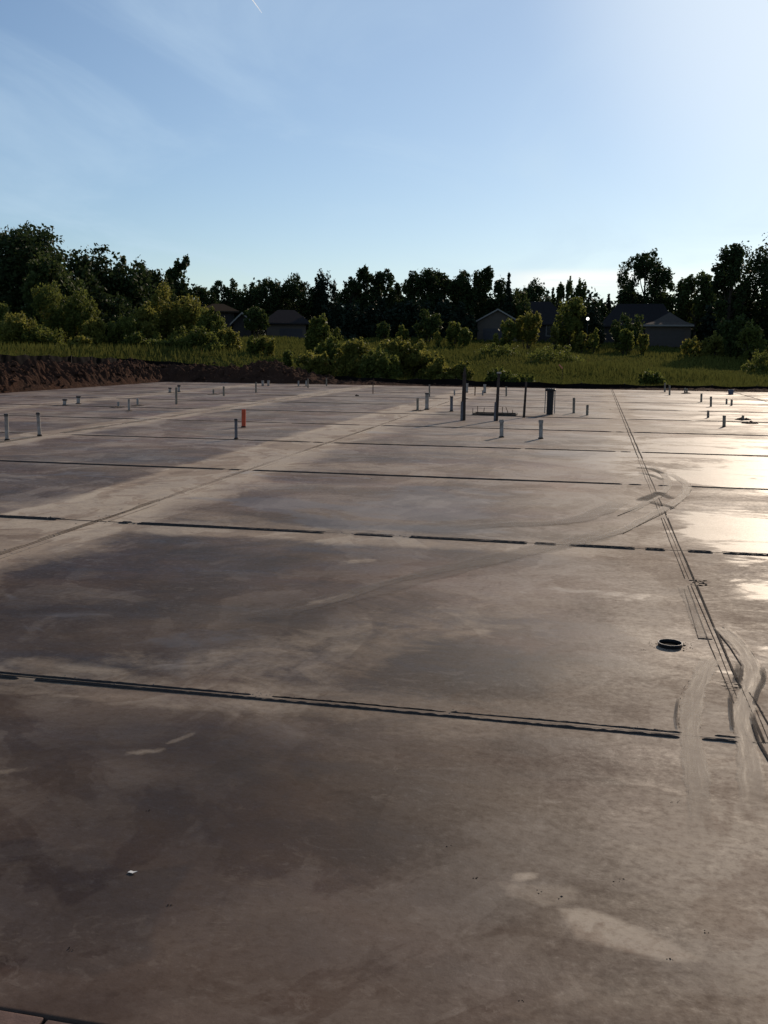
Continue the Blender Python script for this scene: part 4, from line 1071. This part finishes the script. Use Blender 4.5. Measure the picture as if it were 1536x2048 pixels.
pipe(1421.7, 813.3, 1422, 793, 4.1, 'plain', 'pipe standing alone, nearer one of two in the right bay', mat=mtan)
pipe(1453, 808, 1453.3, 797.7, 3.6, 'plain', 'left one of two low pipes below the blue-grey bucket', mat=mtan)
pipe(1463, 811, 1463.5, 799, 4.0, 'plain', 'right one of two low pipes below the blue-grey bucket', mat=mtan)
pipe(1416, 835.5, 1416.4, 821, 4.5, 'plain', 'short pipe left behind the nearest pipe of the right bay', mat=mtan)
pipe(1448, 853.7, 1448.6, 831, 6.0, 'plain', 'nearest dark pipe of the right bay', mat=mtan)
pipe(1486, 840, 1486, 831, 4.6, 'plain', 'short pipe sticking out of the mud lumps at the right edge', mat=mtan)
# floor sleeve flush with the slab
q = G(1340, 1292); fr = empty('floor_sleeve', (q.x, q.y, 0), 'black round pipe sleeve standing slightly above the near slab', 'pipe sleeve')
R0 = .069
mb = MB(); mb.lathe([(R0*1.0, -.01), (R0*1.0, .017), (R0*1.03, .020), (R0*.93, .0215), (R0*.92, .004)], 40); mb.build('sleeve_wall', mblack, fr, smooth=True)
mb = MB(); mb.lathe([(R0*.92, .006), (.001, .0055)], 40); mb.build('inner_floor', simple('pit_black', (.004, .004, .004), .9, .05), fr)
mb = MB(); mb.lathe([(R0*.935, .0217), (R0*.955, .0235), (R0*1.0, .0235), (R0*1.02, .0205)], 40); mb.build('rim', simple('rim_highlight_paint', (.16, .14, .125), .4, .5), fr, smooth=True)  # highlight along the top edge painted as a lighter ring
mb = MB()
for k in range(70):
    a = random.random()*6.28; rr = R0*1.05+abs(random.gauss(0, .03)); crumb(mb, q.x+rr*math.cos(a), q.y+rr*math.sin(a), random.uniform(.0015, .005))
tag(mb.build('soil_crumbs', mmud), 'dark crumbs scattered around the black pipe sleeve', 'crumbs', kind='stuff')

# tall posts
def post(bx, by, tx, ty, w, label, sb=None, blunt=False, capmat=None):
    B = G(bx, by); D = math.hypot(B.x, B.y); Tt = at(tx, ty, D); h = Tt.z; r = w/2/F*math.hypot(D, CH)
    lean = ((Tt.x-B.x), (Tt.y-B.y)); yaw = -math.atan2(B.x, B.y)
    root = empty('wooden_post', (B.x, B.y, 0), label, 'post', 'tall dark posts bunched in the slab centre')
    def bar(r0, r1, h0, h1, tip):
        mb = MB(); vs = []
        for z, rr in ((h0, r0), (h1-tip, r1), (h1, r1*.25 if tip > .02 else r1)):
            t = z/h
            for dx_, dy_ in ((-1, -.7), (1, -.7), (1, .7), (-1, .7)):
                X, Y = dx_*rr, dy_*rr; vs.append((lean[0]*t+X*math.cos(yaw)-Y*math.sin(yaw), lean[1]*t+X*math.sin(yaw)+Y*math.cos(yaw), z))
        fs = [(i*4+k, i*4+(k+1) % 4, i*4+4+(k+1) % 4, i*4+4+k) for i in range(2) for k in range(4)]+[(3, 2, 1, 0), (8, 9, 10, 11)]
        mb.add(vs, fs); return mb
    bar(r*.95, r*.72, -.05, h, 0 if blunt else h*.13).build('stake', mwood, root, bevel=.003)
    if sb:
        ox, hh, rr = sb; ox = ox/F*D; hh = at(bx, hh, D).z; rr = rr/2/F*D
        cx_, cy_ = ox*math.cos(yaw), ox*math.sin(yaw)
        mb = MB(); mb.lathe([(rr, -.02), (rr, hh), (rr*.7, hh), (rr*.7, 0)], 14, cx=cx_, cy=cy_-.03, shear=(lean[0]/h, lean[1]/h)); mb.build('conduit', mpvc2, root, smooth=True)
    if capmat:
        mb = MB(); mb.lathe([(r*.8, h-.03), (r*1.25, h-.03), (r*1.25, h+.006), (.001, h+.012)], 12, cx=lean[0], cy=lean[1]); mb.build('cap', capmat, root, smooth=True)
    return root
post(926.3, 840.7, 929.6, 735, 9.6, 'first and tallest tall dark post, pointed at the top', (-3.0, 803, 4.8))
post(992.6, 841.5, 998, 745, 7.2, 'second tall dark post, with a pale cap on top', (-3.2, 804, 4.0), True, mtrim)
post(1047.7, 834.7, 1052.5, 764, 5.4, 'third and thinnest tall dark post, leaning right', None, True)
# black riser
B = G(1099, 829); D = math.hypot(B.x, B.y); h = at(1099, 777, D).z; s = D/F
rs = empty('capped_riser', (B.x, B.y, 0), 'black capped riser with a pale conduit on each side', 'riser')
r1 = 13.5/2*s; yaw = -math.atan2(B.x, B.y)
mb = MB(); mb.lathe([(r1*.93, -.02), (r1*.95, h*.5), (r1*1.02, h-.06), (r1*.5, h-.05)], 24, shear=(.01, 0)); mb.build('sleeve', mblack, rs, smooth=True)
mb = MB(); mb.lathe([(r1*1.03, h-.07), (r1*1.50, h-.065), (r1*1.55, h-.05), (r1*1.55, h-.015), (r1*1.3, h), (.001, h)], 24); mb.build('lid', mblack, rs, smooth=True)
for i in range(14):
    a = i*6.283/14; 
mb = MB()
for i in range(14):
    a = i*6.283/14; mb.lathe([(.010, h-.01), (.010, h+.012), (.001, h+.014)], 8, cx=r1*1.35*math.cos(a), cy=r1*1.35*math.sin(a))
mb.build('bolt_ring', mcap, rs)
for sg in (-1, 1):
    cx_ = sg*r1*1.42; mb = MB(); mb.lathe([(.012, .03), (.012, h-.075), (.006, h-.075), (.006, .03)], 10, cx=cx_*math.cos(yaw), cy=cx_*math.sin(yaw), shear=(-sg*.012, 0)); mb.build('conduit', mpvc, rs, smooth=True)
# formed pit with steel rods
a = G(945, 829.5); c = G(1033, 831.5); cx_, cy_ = (a.x+c.x)/2, (a.y+c.y)/2; W2 = (c.x-a.x)/2
pit = empty('formed_pit', (cx_, cy_, 0), 'low framed box-out with six steel rods between the tall posts', 'box-out')
dd = .42
mb = MB(); mb.box(-W2, W2, -.04, 0, -.02, .045); mb.box(-W2, W2, dd, dd+.04, -.02, .05); mb.box(-W2, -W2+.04, .002, dd-.002, -.02, .047); mb.box(W2-.04, W2, .002, dd-.002, -.02, .047); mb.build('frame', mwood, pit, bevel=.003)
mb = MB(); mb.box(-W2+.042, W2-.042, .003, dd-.003, -.01, .012); mb.build('soil_fill', mmud, pit)
for bx, ty, ln in ((948, 816, 0), (958.5, 811, 0), (971, 814, .02), (1009, 812, 0), (1021.5, 812, -.08), (1030, 817, 0)):
    b0 = G(bx, 827); Dd_ = math.hypot(b0.x, b0.y); hh = at(bx, ty, Dd_).z
    mb = MB(); mb.tube([(0, 0, 0), (ln*.5, 0, hh*.5), (ln, 0, hh)], [.009, .009, .008], 8); mb.build('rebar', mrebar, pit, loc=(b0.x-cx_, random.uniform(.1, .3), .012))
# bucket at the far right
B = G(1461.5, 789); D = math.hypot(B.x, B.y); h = at(1461.5, 779, D).z; r1 = 11/2*D/F
bk = empty('bucket', (B.x, B.y, 0), 'blue-grey bucket standing on the slab at the far right', 'bucket')
mb = MB(); mb.lathe([(.001, .004), (r1*.82, .004), (r1*.96, h-.03), (r1*.90, h-.03), (r1*.78, .02)], 24); mb.build('shell', mblue, bk, smooth=True)
mb = MB(); mb.lathe([(r1*.965, h-.05), (r1*1.04, h-.05), (r1*1.04, h), (r1*.93, h), (r1*.91, h-.028)], 24); mb.build('rim', mblue, bk, smooth=True)

# mud heaps
def heap(px, py, wpx, hm, label, seed, aspect=.55):
    B = G(px, py); D = math.hypot(B.x, B.y); R = wpx/2/F*D; random.seed(seed); n = 40; m = 12; vs = []; fs = []
    for i in range(m):
        t = i/(m-1)
        for k in range(n):
            a = 2*math.pi*k/n; q = 1+.35*mnoise.noise((math.cos(a)*2+seed, math.sin(a)*2, 0))+.18*mnoise.noise((math.cos(a)*7, math.sin(a)*7+seed, 2))
            x_ = R*t*q*math.cos(a); y_ = R*aspect*3*t*q*math.sin(a)
            z_ = hm*(1-t**2)*(1+.9*mnoise.noise((x_*16, y_*9, seed)))+.3*hm*mnoise.noise((x_*40, y_*30, seed))*(1-t)
            vs.append((x_, y_, max(-.004, z_) if t < 1 else -.004))
    for i in range(m-1):
        for k in range(n): fs.append((i*n+k, i*n+(k+1) % n, i*n+n+(k+1) % n, i*n+n+k))
    mb = MB(); mb.add(vs, fs); o = mb.build('mud_heap', mmud, loc=(B.x, B.y, 0), smooth=False)
    return tag(o, label, 'mud heap', 'dark mud lumps on the slab')
heap(237, 815, 28, .030, 'dark mud around the left stub of three at the left', 1)
heap(275, 811.5, 24, .025, 'dark mud around the right stub of three at the left', 2)
heap(258, 822, 14, .020, 'small mud spot at the foot of the middle pipe of three', 3)
heap(427, 789, 22, .030, 'dark mud around the short stub beside the taller tan pipe', 4)
heap(447, 786.6, 20, .025, 'flat mud patch right behind the taller tan pipe', 5)
heap(597, 773.4, 16, .02, 'thin mud patch at the far stub left of the close pair', 6)
heap(612, 773, 16, .02, 'thin mud patch at the close far pair of stubs', 7)
heap(714, 792, 9, .05, 'small dark clod lying alone left of the thin steel rod', 8, .3)
heap(835, 822, 24, .03, 'mud patch at the foot of the thin stub beside the thick capped pipe', 9, .3)
heap(933, 797.5, 9, .02, 'small dark clod right behind the first tall post', 10, .3)
heap(1372, 787.4, 20, .04, 'mud patch under the twin stubs at the far right', 11)
heap(1486, 839.5, 28, .055, 'left dark mud lump around the short pipe at the right edge', 12, .25)
heap(1500, 847, 30, .05, 'right dark mud lump nearest the right photo edge', 13, .25)
heap(1508, 1487, 14, .006, 'small dark clod on the joint crossing at the right edge', 14, .3)
heap(1369, 1291, 6, .005, 'tiny clod beside the black pipe sleeve', 15, .4)

# scrap + sticks
B = G(265, 1745); mb = MB()
mb.add([(-.015, -.005, .002), (.005, -.009, .003), (.016, .004, .005), (.003, .003, .0025), (-.010, .007, .002), (-.015, -.005, .0008), (.005, -.009, .0018), (.016, .004, .0038), (.003, .003, .0013), (-.010, .007, .0008)],
       [(0, 1, 2, 3, 4), (9, 8, 7, 6, 5), (0, 5, 6, 1), (1, 6, 7, 2), (2, 7, 8, 3), (3, 8, 9, 4), (4, 9, 5, 0)])
tag(mb.build('paper_scrap', mpaper, loc=(B.x, B.y, .0005)), 'small bent white scrap lying on the near slab', 'scrap')
mb = MB(); random.seed(5)
for cx, cy in ((343, 1808), (139, 1898), (1225, 1766), (1243, 1758), (950, 1757), (1078, 1783), (1120, 1796), (902, 1692), (1346, 1604), (1356, 1603), (1198, 1488), (1415, 1862), (1048, 2003), (1000, 1530), (726, 978), (721, 972), (745, 957), (747, 985), (740, 984), (700, 975), (1288, 1300), (1343, 1920), (560, 1400), (1196, 832), (300, 1620)):
    q = G(cx, cy); 
    for k in range(3): crumb(mb, q.x+random.gauss(0, .006), q.y+random.gauss(0, .006), random.uniform(.0015, .0035)*(1+q.y/8))
for k in range(260):
    x_ = random.uniform(-3, 1.5); y_ = random.uniform(2.1, 7); crumb(mb, x_, y_, random.uniform(.0006, .0018))
tag(mb.build('grit', mmud), 'fine dark grit scattered over the near slab', 'grit', kind='stuff')
# orange marker stake in the field
p1 = at(1118, 729, 60); p2 = at(1125, 737, 60); zt = float(terrain(p1.x, p1.y))
mk = empty('marker_stake', (p2.x, p2.y, zt), 'small tilted orange-topped marker stake in the field grass', 'stake')
mb = MB(); v0 = Vector((0, 0, -.05)); v1 = Vector(p2)-Vector((p2.x, p2.y, zt)); mb.tube([v0, v1], [.012, .012], 6); mb.build('stem', mwood, mk)
mb = MB(); v2 = Vector(p1)-Vector((p2.x, p2.y, zt)); mb.tube([v1, v2], [.05, .035], 6); mb.build('flag', simple('salmon_tape', (.95, .30, .18), .5), mk)

# contrail
pa = at(503, -3, 9000); pb = at(524, 26, 9000)
mct, nt = new_mat('contrail_vapour'); b = NB(nt)
b.out(b.n('ShaderNodeMixShader', ins={0: .35, 1: b.n('ShaderNodeBsdfTransparent').outputs[0], 2: b.n('ShaderNodeBsdfTranslucent', ins={0: C(.95, .95, .95)}).outputs[0]}).outputs[0])
mb = MB(); mb.tube([pa, pa.lerp(pb, .5), pb], [5, 4, 1.5], 8); o = mb.build('contrail', mct, smooth=True)
tag(o, 'short thin white contrail high in the sky at the top', 'contrail')

# ------------------------------------------------------------------ light and sky
SUN_AZ = math.radians(15.0); SUN_EL = math.radians(23.2)
sd = Vector((math.sin(SUN_AZ)*math.cos(SUN_EL), math.cos(SUN_AZ)*math.cos(SUN_EL), math.sin(SUN_EL)))
L = bpy.data.lights.new('sun', 'SUN'); L.energy = 4.6; L.angle = math.radians(.6); L.color = (1, .82, .63)
lo = bpy.data.objects.new('sun', L); COL.objects.link(lo); lo.rotation_euler = (-sd).to_track_quat('-Z', 'Y').to_euler()
w = bpy.data.worlds.new('World'); scn.world = w; w.use_nodes = True; nt = w.node_tree; nt.nodes.clear(); b = NB(nt)
sky = b.n('ShaderNodeTexSky', sky_type='NISHITA'); sky.sun_disc = False; sky.sun_elevation = SUN_EL; sky.sun_rotation = SUN_AZ
sky.altitude = 200; sky.air_density = 1.0; sky.dust_density = .30; sky.ozone_density = 2.2
gc = b.n('ShaderNodeTexCoord').outputs['Generated']; sp = b.n('ShaderNodeSeparateXYZ', ins={0: gc})
el = sp.outputs[2]
# thin cloud streak low over the tree line at the right + faint veils
cz = b.math('DIVIDE', 1.0, b.math('ADD', b.math('ABSOLUTE', el), .12))
cv = b.n('ShaderNodeCombineXYZ', ins={0: b.math('MULTIPLY', sp.outputs[0], cz), 1: b.math('MULTIPLY', sp.outputs[1], cz), 2: 0.0}).outputs[0]
veil = b.rng(b.noise(b.mapv(cv, (1.0, .55, 1), (3.2, 1, 0)), 1.2, 7, .58, .9), .42, .74, 0, .30, True)
azv = b.n('ShaderNodeMath', operation='ARCTAN2', ins={0: sp.outputs[0], 1: sp.outputs[1]}).outputs[0]
nb = b.noise(b.n('ShaderNodeCombineXYZ', ins={0: b.math('MULTIPLY', azv, 5.0), 1: b.math('MULTIPLY', el, 42.0), 2: 3.0}).outputs[0], 1.0, 5, .55, .3)
def proj_dir(px, py):
    d = ray(px, py); d = d/np.linalg.norm(d); return math.atan2(d[0], d[1]), d[2]
a0, e0 = proj_dir(1130, 560)
a1, _ = proj_dir(980, 560); a2, _ = proj_dir(1250, 560)
m1 = b.math('MULTIPLY', b.rng(azv, a1-.03, a1+.09, 0, 1, True), b.rng(azv, a2-.02, a2+.12, 1, .2, True))
m2 = b.math('MULTIPLY', b.rng(el, e0-.016, e0-.004, 0, 1, True), b.rng(el, e0+.002, e0+.013, 1, 0, True))
band = b.math('MULTIPLY', b.math('MULTIPLY', m1, m2), b.rng(nb, .32, .55, .2, .9, True))
sdot = b.n('ShaderNodeVectorMath', operation='DOT_PRODUCT', ins={0: gc, 1: tuple(sd)}).outputs['Value']
sk0 = b.mix(1.0, sky.outputs[0], C(.95, 1.0, 1.07), 'MULTIPLY')
haze = b.math('ADD', b.rng(sdot, .60, .97, .04, .26, True), veil)
skh = b.mix(haze, sk0, C(6.6, 8.5, 10.2))
skh = b.mix(b.rng(sdot, .94, .995, 0, .5, True), skh, C(10.5, 11.5, 12.2))
skc = b.mix(band, skh, C(12.5, 12.2, 11.6))
bg = b.n('ShaderNodeBackground', ins={0: skc, 1: .104})
b.n('ShaderNodeOutputWorld', ins={0: bg.outputs[0]})

scn.view_settings.view_transform = 'Standard'; scn.view_settings.look = 'None'
scn.view_settings.exposure = -0.24; scn.view_settings.gamma = 1
scn.cycles.max_bounces = 6; scn.cycles.transparent_max_bounces = 16; scn.cycles.use_denoising = True
